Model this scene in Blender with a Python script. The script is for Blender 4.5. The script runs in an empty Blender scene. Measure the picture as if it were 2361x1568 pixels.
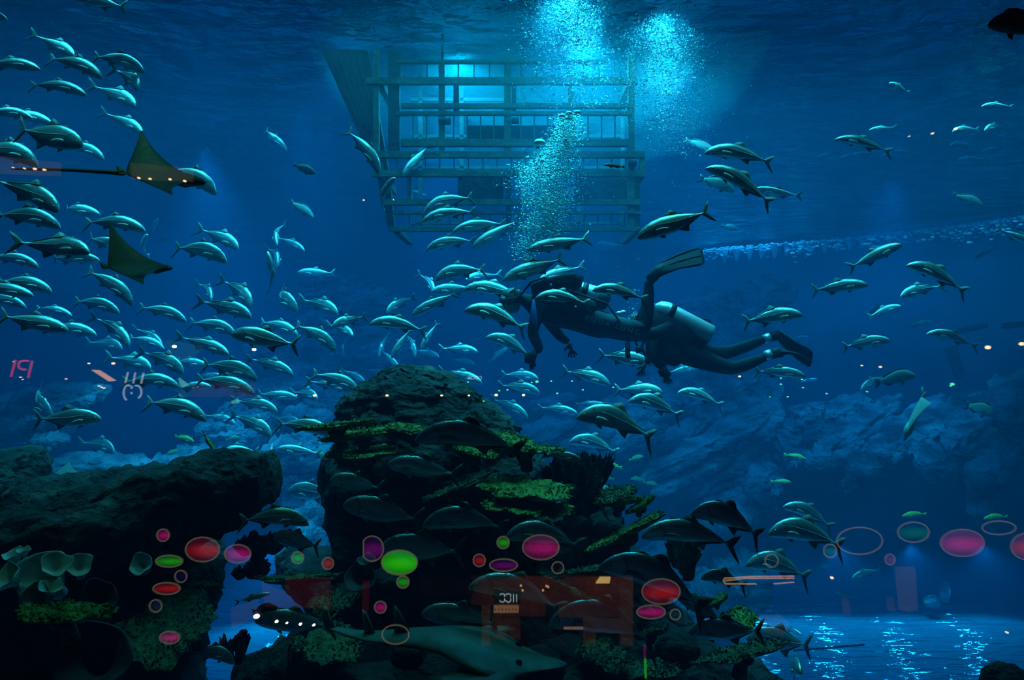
import bpy, bmesh, math, random
from mathutils import Vector, Matrix, noise
R = random.Random(7)
SC = bpy.context.scene
COL = SC.collection
V = Vector
PI = math.pi
F, CX, CY, CAMZ = 2000.0, 1180.5, 784.0, 8.5      # focal length in px of the 2361x1568 frame, camera height over the tank floor
GLASS_Y = 1.0

# ---------------------------------------------------------------- camera, world, exposure, lights
cam_d = bpy.data.cameras.new('camera'); cam = bpy.data.objects.new('camera', cam_d); COL.objects.link(cam)
cam.location = (0, 0, CAMZ); cam.rotation_euler = (PI/2, 0, 0)
cam_d.sensor_width = 36; cam_d.lens = 36*F/2361; cam_d.clip_start = .05; cam_d.clip_end = 200
SC.camera = cam
vs = SC.view_settings
SC.display_settings.display_device = 'sRGB'
vs.view_transform = 'Standard'; vs.look = 'None'; vs.gamma = 1; vs.use_curve_mapping = False; vs.exposure = -0.2
w = bpy.data.worlds.new('world'); SC.world = w; w.use_nodes = True
w.node_tree.nodes['Background'].inputs[0].default_value = (.03, .5, .8, 1)
w.node_tree.nodes['Background'].inputs[1].default_value = .016
cy = SC.cycles
cy.max_bounces = 8; cy.diffuse_bounces = 1; cy.glossy_bounces = 3; cy.transmission_bounces = 3
cy.volume_bounces = 0; cy.transparent_max_bounces = 8
cy.sample_clamp_indirect = 2.0; cy.sample_clamp_direct = 0; cy.use_denoising = True; cy.adaptive_threshold = .015; cy.caustics_reflective = False; cy.caustics_refractive = False

def lamp_area(name, loc, size, power, color, size_y=None, rot=(0, 0, 0), spread=PI):
    d = bpy.data.lights.new(name, 'AREA'); d.energy = power; d.color = color; d.size = size; d.spread = spread
    if size_y: d.shape = 'RECTANGLE'; d.size_y = size_y
    o = bpy.data.objects.new(name, d); COL.objects.link(o); o.location = loc; o.rotation_euler = rot; return o
def lamp_spot(name, loc, aim, power, color, ang, blend=.6, radius=.15):
    d = bpy.data.lights.new(name, 'SPOT'); d.energy = power; d.color = color; d.spot_size = math.radians(ang); d.spot_blend = blend; d.shadow_soft_size = radius
    o = bpy.data.objects.new(name, d); COL.objects.link(o); o.location = loc
    o.rotation_euler = (V(aim)-V(loc)).to_track_quat('-Z', 'Y').to_euler(); return o
CYAN = (.05, .72, 1.0)
DEEP = (.0, .42, 1.0)
lamp_area('pool_lamp_bank', (-5, 25, 12.3), 30, 1100, (.02, .42, 1.0), 20, spread=2.4)
lamp_area('pool_lamp_bank', (-3.4, 12.0, 12.3), 9, 820, (.08, .85, 1.0), 5, spread=1.6)
lamp_area('pool_lamp_bank', (0, 7.8, 12.3), 12, 230, (.10, .9, 1.), 2.6, spread=1.0)
lamp_area('pool_lamp_bank', (4.5, 12.5, 12.3), 7, 520, (.10, .9, .95), 4, spread=1.7)
lamp_spot('pool_spotlight', (.85, 9.7, 12.3), (.9, 10.5, 0), 3400, (.08, .85, 1.0), 44, 1, .3)
lamp_spot('pool_spotlight', (1.8, 10.3, 12.3), (1.9, 11.2, 0), 2200, (.08, .85, 1.0), 38, 1, .3)
lamp_spot('plume_spotlight', (.42, 8.6, 12.3), (.36, 8.35, 8), 3600, (.04, .9, 1.0), 32, .8, .1)
lamp_spot('pool_spotlight', (-3.2, 13.5, 12.3), (-3.4, 14.5, 0), 1000, (.03, .6, 1.0), 55, 1, .3)
lamp_spot('pool_spotlight', (-1.0, 13.2, 12.3), (-1.2, 14, 0), 3200, (.03, .65, 1.0), 50, 1, .3)
lamp_spot('pool_spotlight', (3.2, 14.2, 12.3), (3.2, 14.8, 0), 1300, (.03, .6, 1.0), 40, 1, .3)
lamp_spot('pool_spotlight', (5.8, 20, 12.3), (5.9, 20.5, 0), 1000, (.03, .6, 1.0), 30, 1, .3)
lamp_spot('pool_spotlight', (10.0, 23, 12.3), (10, 23.5, 0), 800, (.03, .6, 1.0), 26, 1, .3)
lamp_spot('pool_spotlight', (-6.0, 17, 12.3), (-5.5, 19, 0), 2800, (.05, .7, 1.0), 80, 1, .3)
lamp_area('wall_lamp_strip', (11.4, 30.2, 12.25), 1., 380, (.1, .75, 1.0), 15, rot=(0, 0, math.radians(32)), spread=3.0)
for x_, y_, e_ in ((.62, 9.5, 190), (1.75, 10.1, 170), (-2.2, 11.8, 260), (-.7, 11.6, 600), (.9, 11.2, 600), (2.1, 11.6, 500)):   # floodlights hanging just under the surface
    lamp_spot('floodlight', (x_, y_, 12.3), (x_, y_+.6, 0), e_, (.04, .8, 1.0), 150, .5, .12)
lamp_spot('rock_spotlight', (8.6, 19.5, 12.3), (9.4, 23.5, 5), 2600, (.03, .6, 1.0), 70, 1, .3)
lamp_spot('rock_spotlight', (3.6, 18.5, 12.3), (3.6, 22.5, 5), 1200, (.03, .6, 1.0), 50, 1, .3)
for x_ in (5.6, 7.8, 10, 12.2, 14.4):                                        # lamps under the rock overhang, washing the seabed
    lamp_spot('seabed_lamp', (x_, 26.6, 2.2), (x_-.3, 24.6, 0), 620, (.03, .8, 1.0), 112, .7, .12)
lamp_spot('seabed_lamp', (-7.2, 26.0, 2.2), (-6.9, 24, 0), 1100, (.03, .8, 1.0), 112, .7, .12)
lamp_spot('peak_lamp', (1.9, 8.6, 12.3), (-.5, 7.6, 8.0), 230, (.10, .9, .85), 30, 1, .2)
lamp_spot('ledge_lamp', (-2.4, 7.6, 12.3), (-2.9, 6.4, 7.2), 90, (.08, .9, .8), 46, 1, .2)
lamp_spot('reef_lamp', (-.6, 6.6, 12.3), (-.4, 6.4, 6.4), 110, (.25, .95, .35), 50, 1, .3)
lamp_spot('reef_lamp', (1.4, 6.2, 12.3), (1.2, 6.2, 6.4), 60, (.25, .95, .4), 50, 1, .3)
lamp_spot('reef_lamp', (-2.4, 4.3, 12.3), (-2.5, 4.7, 6.4), 150, (.2, .95, .6), 50, 1, .3)

# ---------------------------------------------------------------- helpers
def P(px, py, d): return V(((px-CX)/F*d, d, CAMZ-(py-CY)/F*d))
def RP(px, py, d):                                   # a point of the hall behind the viewer, found from where the pane mirrors it
    return V(((px-CX)/F*d, 2*GLASS_Y-d, CAMZ-(py-CY)/F*d))
def tag(o, label=None, cat=None, group=None, kind=None):
    if label: o['label'] = label
    if cat: o['category'] = cat
    if group: o['group'] = group
    if kind: o['kind'] = kind
    return o
def empty(name, loc, label=None, cat=None, group=None):
    o = bpy.data.objects.new(name, None); COL.objects.link(o); o.location = loc; o.empty_display_size = .1
    return tag(o, label, cat, group)
def mesh(name, vs_, fs, mat=None, smooth=True):
    m = bpy.data.meshes.new(name); m.from_pydata([tuple(v) for v in vs_], [], fs); m.validate()
    if smooth: m.shade_smooth()
    if mat: m.materials.append(mat)
    return m
def link(name, m, parent=None, loc=None):
    o = bpy.data.objects.new(name, m); COL.objects.link(o)
    if parent: o.parent = parent
    if loc is not None: o.location = loc
    return o
def under(root, name, m):                            # link a mesh built in world coordinates under an unrotated thing
    m.transform(Matrix.Translation(-root.location)); return link(name, m, root)
class MB:
    def __init__(s): s.v = []; s.f = []
    def add(s, vs_, fs):
        b = len(s.v); s.v += [V(v) for v in vs_]; s.f += [tuple(i+b for i in f) for f in fs]
    def quadbox(s, a, b):                            # axis box between corners
        x0, y0, z0 = (min(a[i], b[i]) for i in range(3)); x1, y1, z1 = (max(a[i], b[i]) for i in range(3))
        s.add([(x0,y0,z0),(x1,y0,z0),(x1,y1,z0),(x0,y1,z0),(x0,y0,z1),(x1,y0,z1),(x1,y1,z1),(x0,y1,z1)],
              [(3,2,1,0),(4,5,6,7),(0,1,5,4),(1,2,6,5),(2,3,7,6),(3,0,4,7)])
    def tube(s, pts, rad, n=8):
        pts = [V(p) for p in pts]; rr = rad if isinstance(rad, (list, tuple)) else [rad]*len(pts)
        rings = []; prev = None
        for i, p in enumerate(pts):
            t = (pts[min(i+1, len(pts)-1)]-pts[max(i-1, 0)])
            t = t.normalized() if t.length > 1e-9 else V((0, 0, 1))
            a = V((0, 0, 1)) if abs(t.z) < .9 else V((1, 0, 0))
            if prev is not None: a = prev
            u = (a-t*a.dot(t)).normalized(); prev = u; w_ = t.cross(u)
            rings.append([p+(u*math.cos(2*PI*k/n)+w_*math.sin(2*PI*k/n))*rr[i] for k in range(n)])
        s.rings(rings)
    def rings(s, rings, cap=True):
        n = len(rings[0]); vs_ = [p for r in rings for p in r]; fs = []
        for i in range(len(rings)-1):
            for k in range(n):
                a = i*n+k; b = i*n+(k+1) % n; fs.append((a, b, b+n, a+n))
        if cap:
            vs_.append(sum(rings[0], V())/n); vs_.append(sum(rings[-1], V())/n); L = len(vs_)
            for k in range(n):
                fs.append((L-2, (k+1) % n, k)); fs.append((L-1, (len(rings)-1)*n+k, (len(rings)-1)*n+(k+1) % n))
        s.add(vs_, fs)
    def ball(s, c, r, seg=8, ring=5):
        c = V(c); r = V(r) if hasattr(r, '__len__') else V((r, r, r))
        vs_ = [c+V((0, 0, r.z))]
        for i in range(1, ring):
            t = PI*i/ring
            for k in range(seg):
                a = 2*PI*k/seg; vs_.append(c+V((r.x*math.sin(t)*math.cos(a), r.y*math.sin(t)*math.sin(a), r.z*math.cos(t))))
        vs_.append(c-V((0, 0, r.z))); fs = []
        for k in range(seg): fs.append((0, 1+k, 1+(k+1) % seg))
        for i in range(ring-2):
            for k in range(seg):
                a = 1+i*seg+k; b = 1+i*seg+(k+1) % seg; fs.append((a, a+seg, b+seg, b))
        L = len(vs_)-1
        for k in range(seg): fs.append((L, 1+(ring-2)*seg+(k+1) % seg, 1+(ring-2)*seg+k))
        s.add(vs_, fs)
    def mesh(s, name, mat=None, smooth=True): return mesh(name, s.v, s.f, mat, smooth)
    def slab(s, outline, thick, nrm):                # thin plate from a closed outline, thickness along nrm, edges thinned
        n = len(outline); c = sum((V(p) for p in outline), V())/n; nrm = V(nrm)*thick/2
        vs_ = [V(p) for p in outline]+[c+nrm, c-nrm]+[c+(V(p)-c)*.6+nrm*.9 for p in outline]+[c+(V(p)-c)*.6-nrm*.9 for p in outline]
        fs = []
        for k in range(n):
            j = (k+1) % n
            fs += [(k, j, n+2+j, n+2+k), (j, k, 2*n+2+k, 2*n+2+j), (n, n+2+k, n+2+j), (n+1, 2*n+2+j, 2*n+2+k)]
        s.add(vs_, fs)

# ---------------------------------------------------------------- materials
def newmat(name):
    m = bpy.data.materials.new(name); m.use_nodes = True; nt = m.node_tree
    return m, nt, nt.nodes, nt.links, nt.nodes['Principled BSDF']
def simple(name, col, rough=.6, metal=0., spec=.5):
    m, nt, N, L, b = newmat(name)
    b.inputs['Base Color'].default_value = (*col, 1); b.inputs['Roughness'].default_value = rough
    b.inputs['Metallic'].default_value = metal; b.inputs['Specular IOR Level'].default_value = spec
    return m
def noisy(name, c0, c1, scale=3., rough=.8, bump=.4, bscale=12., metal=0., c2=None, stretch=(1, 1, 1), bdist=.1, detail=6, spec=.3):
    m, nt, N, L, b = newmat(name)
    tc = N.new('ShaderNodeTexCoord'); mp = N.new('ShaderNodeMapping'); mp.inputs['Scale'].default_value = stretch
    L.new(tc.outputs['Object'], mp.inputs[0])
    n = N.new('ShaderNodeTexNoise'); n.inputs['Scale'].default_value = scale; n.inputs['Detail'].default_value = detail
    L.new(mp.outputs[0], n.inputs[0])
    r = N.new('ShaderNodeValToRGB'); r.color_ramp.elements[0].color = (*c0, 1); r.color_ramp.elements[1].color = (*c1, 1)
    r.color_ramp.elements[0].position = .35; r.color_ramp.elements[1].position = .65
    if c2: e = r.color_ramp.elements.new(.85); e.color = (*c2, 1)
    L.new(n.outputs[0], r.inputs[0]); L.new(r.outputs[0], b.inputs['Base Color'])
    n2 = N.new('ShaderNodeTexNoise'); n2.inputs['Scale'].default_value = bscale; n2.inputs['Detail'].default_value = detail
    L.new(mp.outputs[0], n2.inputs[0]); bp = N.new('ShaderNodeBump'); bp.inputs['Strength'].default_value = bump; bp.inputs['Distance'].default_value = bdist
    L.new(n2.outputs[0], bp.inputs['Height']); L.new(bp.outputs[0], b.inputs['Normal'])
    b.inputs['Roughness'].default_value = rough; b.inputs['Metallic'].default_value = metal; b.inputs['Specular IOR Level'].default_value = spec
    return m
def glow(name, col, strength):
    m, nt, N, L, b = newmat(name); N.remove(b); e = N.new('ShaderNodeEmission')
    e.inputs[0].default_value = (*col, 1); e.inputs[1].default_value = strength
    L.new(e.outputs[0], N['Material Output'].inputs[0]); return m
M = {}
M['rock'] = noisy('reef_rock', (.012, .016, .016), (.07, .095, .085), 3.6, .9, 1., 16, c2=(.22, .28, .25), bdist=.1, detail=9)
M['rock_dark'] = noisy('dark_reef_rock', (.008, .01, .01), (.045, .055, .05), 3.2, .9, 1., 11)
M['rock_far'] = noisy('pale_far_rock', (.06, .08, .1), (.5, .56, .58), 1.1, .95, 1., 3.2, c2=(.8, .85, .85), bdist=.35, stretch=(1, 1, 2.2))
M['wall'] = noisy('tank_wall_paint', (.08, .13, .2), (.16, .24, .34), .25, .9, .5, 1.5)
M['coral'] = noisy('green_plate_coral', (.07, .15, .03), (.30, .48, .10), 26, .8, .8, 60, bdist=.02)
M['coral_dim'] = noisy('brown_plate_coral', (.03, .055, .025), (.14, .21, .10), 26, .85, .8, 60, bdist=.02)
M['coral_black'] = noisy('dark_fan_coral', (.01, .012, .012), (.04, .05, .05), 20, .9, .6, 50)
M['sponge'] = noisy('leather_sponge', (.4, .55, .5), (.7, .85, .8), 6, .7, .3, 30, bdist=.02)
M['sponge_dark'] = noisy('dark_barrel_sponge', (.04, .06, .08), (.09, .12, .14), 6, .7, .3, 30, bdist=.02)
M['steel'] = noisy('weathered_cage_metal', (.05, .09, .075), (.09, .14, .10), 3, .8, .3, 12)
M['steel_dark'] = noisy('dark_weathered_hull', (.015, .03, .035), (.03, .05, .05), 1.5, .8, .3, 12)
M['suit'] = noisy('black_neoprene', (.008, .01, .016), (.02, .024, .034), 5, .7, .15, 20, spec=.2)
M['suit_blue'] = simple('blue_suit_panel', (.05, .25, .75), .6)
M['tank'] = simple('brushed_tank_metal', (.8, .85, .85), .32, .55)
M['tank_dark'] = simple('black_tank_boot', (.02, .02, .025), .5)
M['rubber'] = simple('black_fin_rubber', (.012, .014, .02), .6, spec=.25)
M['skin'] = simple('skin', (.5, .4, .33), .6)
M['hair'] = simple('dark_hair', (.02, .018, .015), .6)
M['white_print'] = simple('pale_print', (.16, .2, .24), .6)
M['bubble'] = simple('air_bubble', (.5, .95, 1.0), .12, .0, 1.)
M['jet'] = simple('pale_water_jet', (.22, .4, .5), .6)
M['foam'] = simple('surface_foam', (.75, .9, 1.0), .5)
# ================================================================ THE SETTING
# wall line of the tank seen from above (x, y): the far wall swings towards the viewer on the right
WALL = [(-19, 1.2), (-19, 30), (-12, 35), (0, 38), (8.9, 38.5), (13, 32), (16.2, 27), (19, 20), (19, 1.2)]
def wall_piece(name, pts):
    vs_ = []; fs = []; nz = 24; col = []
    for (x0, y0), (x1, y1) in zip(pts[:-1], pts[1:]):
        n = max(2, int(math.hypot(x1-x0, y1-y0)/.6))
        for i in range(n if (x1, y1) != pts[-1] else n+1): col.append((x0+(x1-x0)*i/n, y0+(y1-y0)*i/n))
    for (x, y) in col:
        for k in range(nz+1):
            z = -.2+12.9*k/nz; q = noise.fractal(V((x*.35, y*.35, z*.45)), 1, 2, 5)*.5
            d = V((x, y-15, 0)).normalized(); vs_.append((x+d.x*q, y+d.y*q, z))
    for i in range(len(col)-1):
        for k in range(nz): a = i*(nz+1)+k; fs.append((a, a+1, a+nz+2, a+nz+1))
    tag(link(name, mesh(name, vs_, fs, M['wall'])), 'rough dark blue painted tank wall', None, None, 'structure')
wall_piece('wall_left', WALL[:3]); wall_piece('wall_back', WALL[2:6]); wall_piece('wall_right', WALL[5:])

# floor: slightly rippled glossy liner
m, nt, N, L, b = newmat('wet_blue_floor_liner')
tc = N.new('ShaderNodeTexCoord'); mp = N.new('ShaderNodeMapping'); mp.inputs['Scale'].default_value = (.5, 2.2, 1); L.new(tc.outputs['Object'], mp.inputs[0])
n1 = N.new('ShaderNodeTexNoise'); n1.inputs['Scale'].default_value = 1.2; n1.inputs['Detail'].default_value = 3; L.new(mp.outputs[0], n1.inputs[0])
bp = N.new('ShaderNodeBump'); bp.inputs['Strength'].default_value = 1.; bp.inputs['Distance'].default_value = .35; L.new(n1.outputs[0], bp.inputs['Height']); L.new(bp.outputs[0], b.inputs['Normal'])
b.inputs['Base Color'].default_value = (.3, .5, .7, 1); b.inputs['Roughness'].default_value = .07; b.inputs['Metallic'].default_value = .35; b.inputs['Specular IOR Level'].default_value = 1.
M['floor'] = m
q = MB(); q.quadbox((-20, 1.1, -.3), (20, 40, 0)); tag(link('floor', q.mesh('floor', m, False)), 'pale blue glossy floor of the tank', None, None, 'structure')

# water surface seen from below: wavy mirror
m, nt, N, L, b = newmat('water_surface_underside')
tc = N.new('ShaderNodeTexCoord'); mp = N.new('ShaderNodeMapping'); mp.inputs['Scale'].default_value = (1, 1, 1); L.new(tc.outputs['Object'], mp.inputs[0])
n1 = N.new('ShaderNodeTexNoise'); n1.inputs['Scale'].default_value = 1.6; n1.inputs['Detail'].default_value = 4; L.new(mp.outputs[0], n1.inputs[0])
bp = N.new('ShaderNodeBump'); bp.inputs['Strength'].default_value = 1.; bp.inputs['Distance'].default_value = .25; L.new(n1.outputs[0], bp.inputs['Height']); L.new(bp.outputs[0], b.inputs['Normal'])
b.inputs['Base Color'].default_value = (.12, .42, .6, 1); b.inputs['Roughness'].default_value = .12; b.inputs['Metallic'].default_value = .75
q = MB(); nx, ny = 60, 60; vs_ = []; fs = []
for j in range(ny+1):
    for i in range(nx+1):
        x = -20+40*i/nx; y = 1.05+39*j/ny
        vs_.append((x, y, 12.4+.05*noise.fractal(V((x*.8, y*.8, 3)), 1, 2, 3)))
for j in range(ny):
    for i in range(nx): a = j*(nx+1)+i; fs.append((a, a+nx+1, a+nx+2, a+1))
tag(link('ceiling', mesh('ceiling', vs_, fs, m)), 'rippled underside of the water surface', None, None, 'structure')

# the water itself
m = bpy.data.materials.new('tank_water'); m.use_nodes = True; nt = m.node_tree; N = nt.nodes; L = nt.links; N.remove(N['Principled BSDF'])
sc_ = N.new('ShaderNodeVolumeScatter'); sc_.inputs['Color'].default_value = (.03, .46, 1.0, 1); sc_.inputs['Density'].default_value = .026; sc_.inputs['Anisotropy'].default_value = .25
ab = N.new('ShaderNodeVolumeAbsorption'); ab.inputs['Color'].default_value = (.0, .67, .95, 1); ab.inputs['Density'].default_value = .10
ad = N.new('ShaderNodeAddShader'); L.new(sc_.outputs[0], ad.inputs[0]); L.new(ab.outputs[0], ad.inputs[1]); L.new(ad.outputs[0], N['Material Output'].inputs['Volume'])
m.cycles.homogeneous_volume = True if hasattr(m.cycles, 'homogeneous_volume') else None
q = MB(); q.quadbox((-22, 1.12, -.2), (22, 41, 12.9))
wt = link('water', q.mesh('water', m, False)); tag(wt, 'clear blue water filling the whole tank', None, None, 'structure')

# acrylic viewing pane
m = bpy.data.materials.new('acrylic_pane'); m.use_nodes = True; nt = m.node_tree; N = nt.nodes; L = nt.links; N.remove(N['Principled BSDF'])
tr = N.new('ShaderNodeBsdfTransparent'); tr.inputs[0].default_value = (.97, .99, 1, 1); gl = N.new('ShaderNodeBsdfGlossy'); gl.inputs['Roughness'].default_value = 0.
mx = N.new('ShaderNodeMixShader'); mx.inputs[0].default_value = .1; L.new(tr.outputs[0], mx.inputs[1]); L.new(gl.outputs[0], mx.inputs[2]); L.new(mx.outputs[0], N['Material Output'].inputs[0])
q = MB(); q.quadbox((-19.5, GLASS_Y, -.3), (19.5, GLASS_Y+.02, 12.8))
tag(link('window_1', q.mesh('window_1', m, False)), 'clear acrylic viewing pane with faint reflections', None, None, 'structure')

# ================================================================ ROCKS
def nz3(p, s, seed, o=5): return noise.fractal(V((p.x*s+seed*7.3, p.y*s-seed*3.1, p.z*s+seed)), .9, 2.1, o)
def loft(name, secs, mat, amp=.12, freq=1.4, seed=1, n=40, sub=5, ridged=True, root=None, q=.75, grain=None):
    """secs: (center, half_a, half_b) world vectors; resampled, rounded, roughened."""
    out = []
    S = [(V(c), V(a), V(b_)) for c, a, b_ in secs]
    for i in range(len(S)-1):
        for k in range(sub):
            t = k/sub; t2 = t*t*(3-2*t)*.35+t*.65
            out.append(tuple(S[i][j].lerp(S[i+1][j], t2) for j in range(3)))
    out.append(S[-1]); rings = []
    for c, a, b_ in out:
        r = []
        for k in range(n):
            t = 2*PI*k/n; ca, sa = math.cos(t), math.sin(t)
            ca = math.copysign(abs(ca)**q, ca); sa = math.copysign(abs(sa)**q, sa)
            p = c+a*ca+b_*sa; d = (a*ca+b_*sa)
            L_ = d.length
            if L_ > 1e-6:
                pn = p if grain is None else (p-grain*p.dot(grain)*.78)
                h = nz3(pn, freq, seed); h2 = nz3(pn, freq*3.7, seed+9, 4)
                p = p+d.normalized()*((h+(.6-1.6*abs(h2)) * .38)*amp)
                if ridged: p.z += amp*.35*nz3(p, freq*2.1, seed+5, 3)
            r.append(p)
        rings.append(r)
    q_ = MB(); q_.rings(rings); me = q_.mesh(name, mat)
    return under(root, name, me) if root else link(name, me)
def stackrock(name, rows, mat, root=None, **k):      # rows (py, pxL, pxR, d, half depth)
    secs = [(P((l+r)/2, y, d), V(((r-l)/2/F*d, 0, 0)), V((0, hd, 0))) for y, l, r, d, hd in rows]
    return loft(name, secs, mat, root=root, **k)
def runrock(name, cols, mat, root=None, **k):        # cols (px, pyTop, pyBot, d, half depth)
    secs = [(P(x, (t+b_)/2, d), V((0, 0, (b_-t)/2/F*d)), V((0, hd, 0))) for x, t, b_, d, hd in cols]
    return loft(name, secs, mat, root=root, **k)

# central pinnacle
root = empty('reef_pinnacle', P(960, 1500, 7.4), 'tall dark rounded rock pinnacle rising in the middle of the reef', 'rock')
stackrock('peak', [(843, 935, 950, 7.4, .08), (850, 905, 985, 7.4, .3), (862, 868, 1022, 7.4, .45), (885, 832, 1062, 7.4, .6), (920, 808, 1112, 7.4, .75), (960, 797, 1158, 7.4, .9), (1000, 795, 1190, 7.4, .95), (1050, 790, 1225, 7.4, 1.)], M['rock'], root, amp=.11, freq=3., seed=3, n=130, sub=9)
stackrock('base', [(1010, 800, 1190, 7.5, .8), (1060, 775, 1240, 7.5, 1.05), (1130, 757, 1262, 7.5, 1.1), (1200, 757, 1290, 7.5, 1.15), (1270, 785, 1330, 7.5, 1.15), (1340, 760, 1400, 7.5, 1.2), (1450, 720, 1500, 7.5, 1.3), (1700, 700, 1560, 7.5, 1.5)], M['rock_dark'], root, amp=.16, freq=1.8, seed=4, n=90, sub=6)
def rock_thing(name, label, ref, cat='rock'): return empty(name, ref, label, cat)
root = rock_thing('rock_ledge', 'long craggy rock ledge jutting out at lower left', P(300, 1180, 6.2))
runrock('crag', [(-80, 1172, 1420, 6.2, .9), (0, 1158, 1400, 6.2, .9), (80, 1135, 1420, 6.2, 1.), (160, 1120, 1380, 6.2, 1.), (250, 1112, 1300, 6.2, .95), (340, 1102, 1260, 6.2, .9), (430, 1082, 1240, 6.2, .85), (500, 1060, 1225, 6.2, .7), (580, 1056, 1200, 6.2, .5), (622, 1075, 1150, 6.2, .3), (632, 1100, 1125, 6.2, .1)], M['rock'], root, amp=.15, freq=2.6, seed=8, n=110, sub=9, grain=V((1, 0, .1)).normalized())
root = rock_thing('rock_lump', 'squat rock lump at the left edge above the ledge', P(20, 1150, 6.8))
stackrock('lump', [(1045, -60, 20, 6.8, .2), (1050, -90, 65, 6.8, .5), (1080, -120, 82, 6.8, .6), (1120, -120, 88, 6.8, .6), (1180, -120, 92, 6.8, .6)], M['rock'], root, amp=.1, freq=2.5, seed=9, n=50)
root = rock_thing('reef_mound', 'black reef mound filling the lower left corner', P(200, 1600, 6.9))
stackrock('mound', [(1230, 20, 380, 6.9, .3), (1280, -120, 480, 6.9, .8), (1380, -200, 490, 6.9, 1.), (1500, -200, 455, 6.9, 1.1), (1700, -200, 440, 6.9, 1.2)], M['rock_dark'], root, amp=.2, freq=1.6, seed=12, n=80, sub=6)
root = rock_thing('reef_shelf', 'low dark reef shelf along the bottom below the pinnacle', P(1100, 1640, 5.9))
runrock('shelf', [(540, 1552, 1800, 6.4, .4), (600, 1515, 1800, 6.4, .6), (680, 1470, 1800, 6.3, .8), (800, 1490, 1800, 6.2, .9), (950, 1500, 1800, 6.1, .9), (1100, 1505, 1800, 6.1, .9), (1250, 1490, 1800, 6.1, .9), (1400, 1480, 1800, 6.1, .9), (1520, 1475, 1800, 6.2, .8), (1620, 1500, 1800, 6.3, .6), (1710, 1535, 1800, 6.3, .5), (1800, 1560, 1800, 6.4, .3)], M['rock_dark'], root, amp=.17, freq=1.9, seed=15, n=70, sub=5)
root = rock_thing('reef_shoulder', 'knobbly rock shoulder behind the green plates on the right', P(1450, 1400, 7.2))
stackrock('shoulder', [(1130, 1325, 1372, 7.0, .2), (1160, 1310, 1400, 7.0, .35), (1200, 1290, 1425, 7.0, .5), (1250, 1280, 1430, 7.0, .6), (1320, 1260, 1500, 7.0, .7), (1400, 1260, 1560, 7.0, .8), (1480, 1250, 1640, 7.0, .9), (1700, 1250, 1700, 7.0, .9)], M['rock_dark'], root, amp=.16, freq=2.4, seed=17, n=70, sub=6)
root = rock_thing('rock_stub', 'rounded rock beside the seabed gap at bottom centre left', P(690, 1500, 7.0))
runrock('stub', [(640, 1290, 1330, 7.6, .1), (680, 1270, 1350, 7.6, .4), (740, 1280, 1400, 7.6, .5), (800, 1290, 1440, 7.5, .6)], M['rock_dark'], root, amp=.1, freq=3, seed=19, n=40)
root = rock_thing('rock_branch', 'rough dark rock arm slanting across the blue seabed gap', P(590, 1540, 5.6))
runrock('arm', [(545, 1545, 1575, 5.6, .1), (580, 1520, 1600, 5.6, .2), (620, 1505, 1620, 5.6, .25), (670, 1480, 1640, 5.6, .3)], M['rock_dark'], root, amp=.07, freq=4, seed=21, n=30)

# slab outcrops: each slab a part
def slabs(root, segs, mat, seed):
    for i, (x0, y0, x1, y1, th, d0, d1) in enumerate(segs):
        A = P(x0, y0, d0); B = P(x1, y1, d1); ax = (B-A).normalized(); up = V((-ax.z, 0, ax.x)).normalized()
        if up.z < 0: up = -up
        h = th*.46/F*(d0+d1)/2; dep = V((0, 1, 0)); secs = []
        rr = random.Random(seed+i); m_ = 9
        for k in range(m_+1):
            t = k/m_; e = (math.sin(PI*min(1, max(0, t)))**.35 if 0 < t < 1 else .15)*rr.uniform(.75, 1.15)
            secs.append((A.lerp(B, t)+up*h*rr.uniform(-.25, .25), up*h*e, dep*h*2.2*e+up*h*.5*e))
        loft('rock_slab', secs, mat, amp=h*.75, freq=1.6/max(h, .2)*.6+.5, seed=seed+i, n=34, sub=5, root=root, q=.55, grain=ax)
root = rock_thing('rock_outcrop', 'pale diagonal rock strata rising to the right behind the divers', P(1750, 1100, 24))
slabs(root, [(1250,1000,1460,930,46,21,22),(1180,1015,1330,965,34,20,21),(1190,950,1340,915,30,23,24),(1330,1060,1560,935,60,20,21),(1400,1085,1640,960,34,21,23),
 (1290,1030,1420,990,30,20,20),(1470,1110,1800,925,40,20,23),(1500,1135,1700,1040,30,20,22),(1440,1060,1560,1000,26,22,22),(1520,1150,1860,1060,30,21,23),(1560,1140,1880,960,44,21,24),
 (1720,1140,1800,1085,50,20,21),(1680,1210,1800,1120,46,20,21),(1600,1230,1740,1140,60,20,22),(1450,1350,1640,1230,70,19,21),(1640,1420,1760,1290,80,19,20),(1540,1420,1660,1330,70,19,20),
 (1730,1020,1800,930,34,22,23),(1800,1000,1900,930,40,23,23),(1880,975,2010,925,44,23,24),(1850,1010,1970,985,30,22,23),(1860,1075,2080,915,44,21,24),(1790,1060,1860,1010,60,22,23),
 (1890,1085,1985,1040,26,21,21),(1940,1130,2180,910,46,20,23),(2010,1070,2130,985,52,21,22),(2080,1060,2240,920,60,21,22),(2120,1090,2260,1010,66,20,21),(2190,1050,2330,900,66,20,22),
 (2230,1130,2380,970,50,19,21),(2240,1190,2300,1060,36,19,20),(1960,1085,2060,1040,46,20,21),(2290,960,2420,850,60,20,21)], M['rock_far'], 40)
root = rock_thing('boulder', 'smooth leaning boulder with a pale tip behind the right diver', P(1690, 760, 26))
slabs(root, [(1590,860,1820,640,70,25,27),(1560,800,1740,690,110,26,28),(1640,830,1790,690,34,24,25),(1500,900,1640,850,80,23,25),(1440,920,1600,880,46,24,25),(1640,900,1760,840,50,24,25),(1580,945,1720,900,60,23,25),(1700,940,1800,880,40,24,25)], M['rock_far'], 90)
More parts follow.
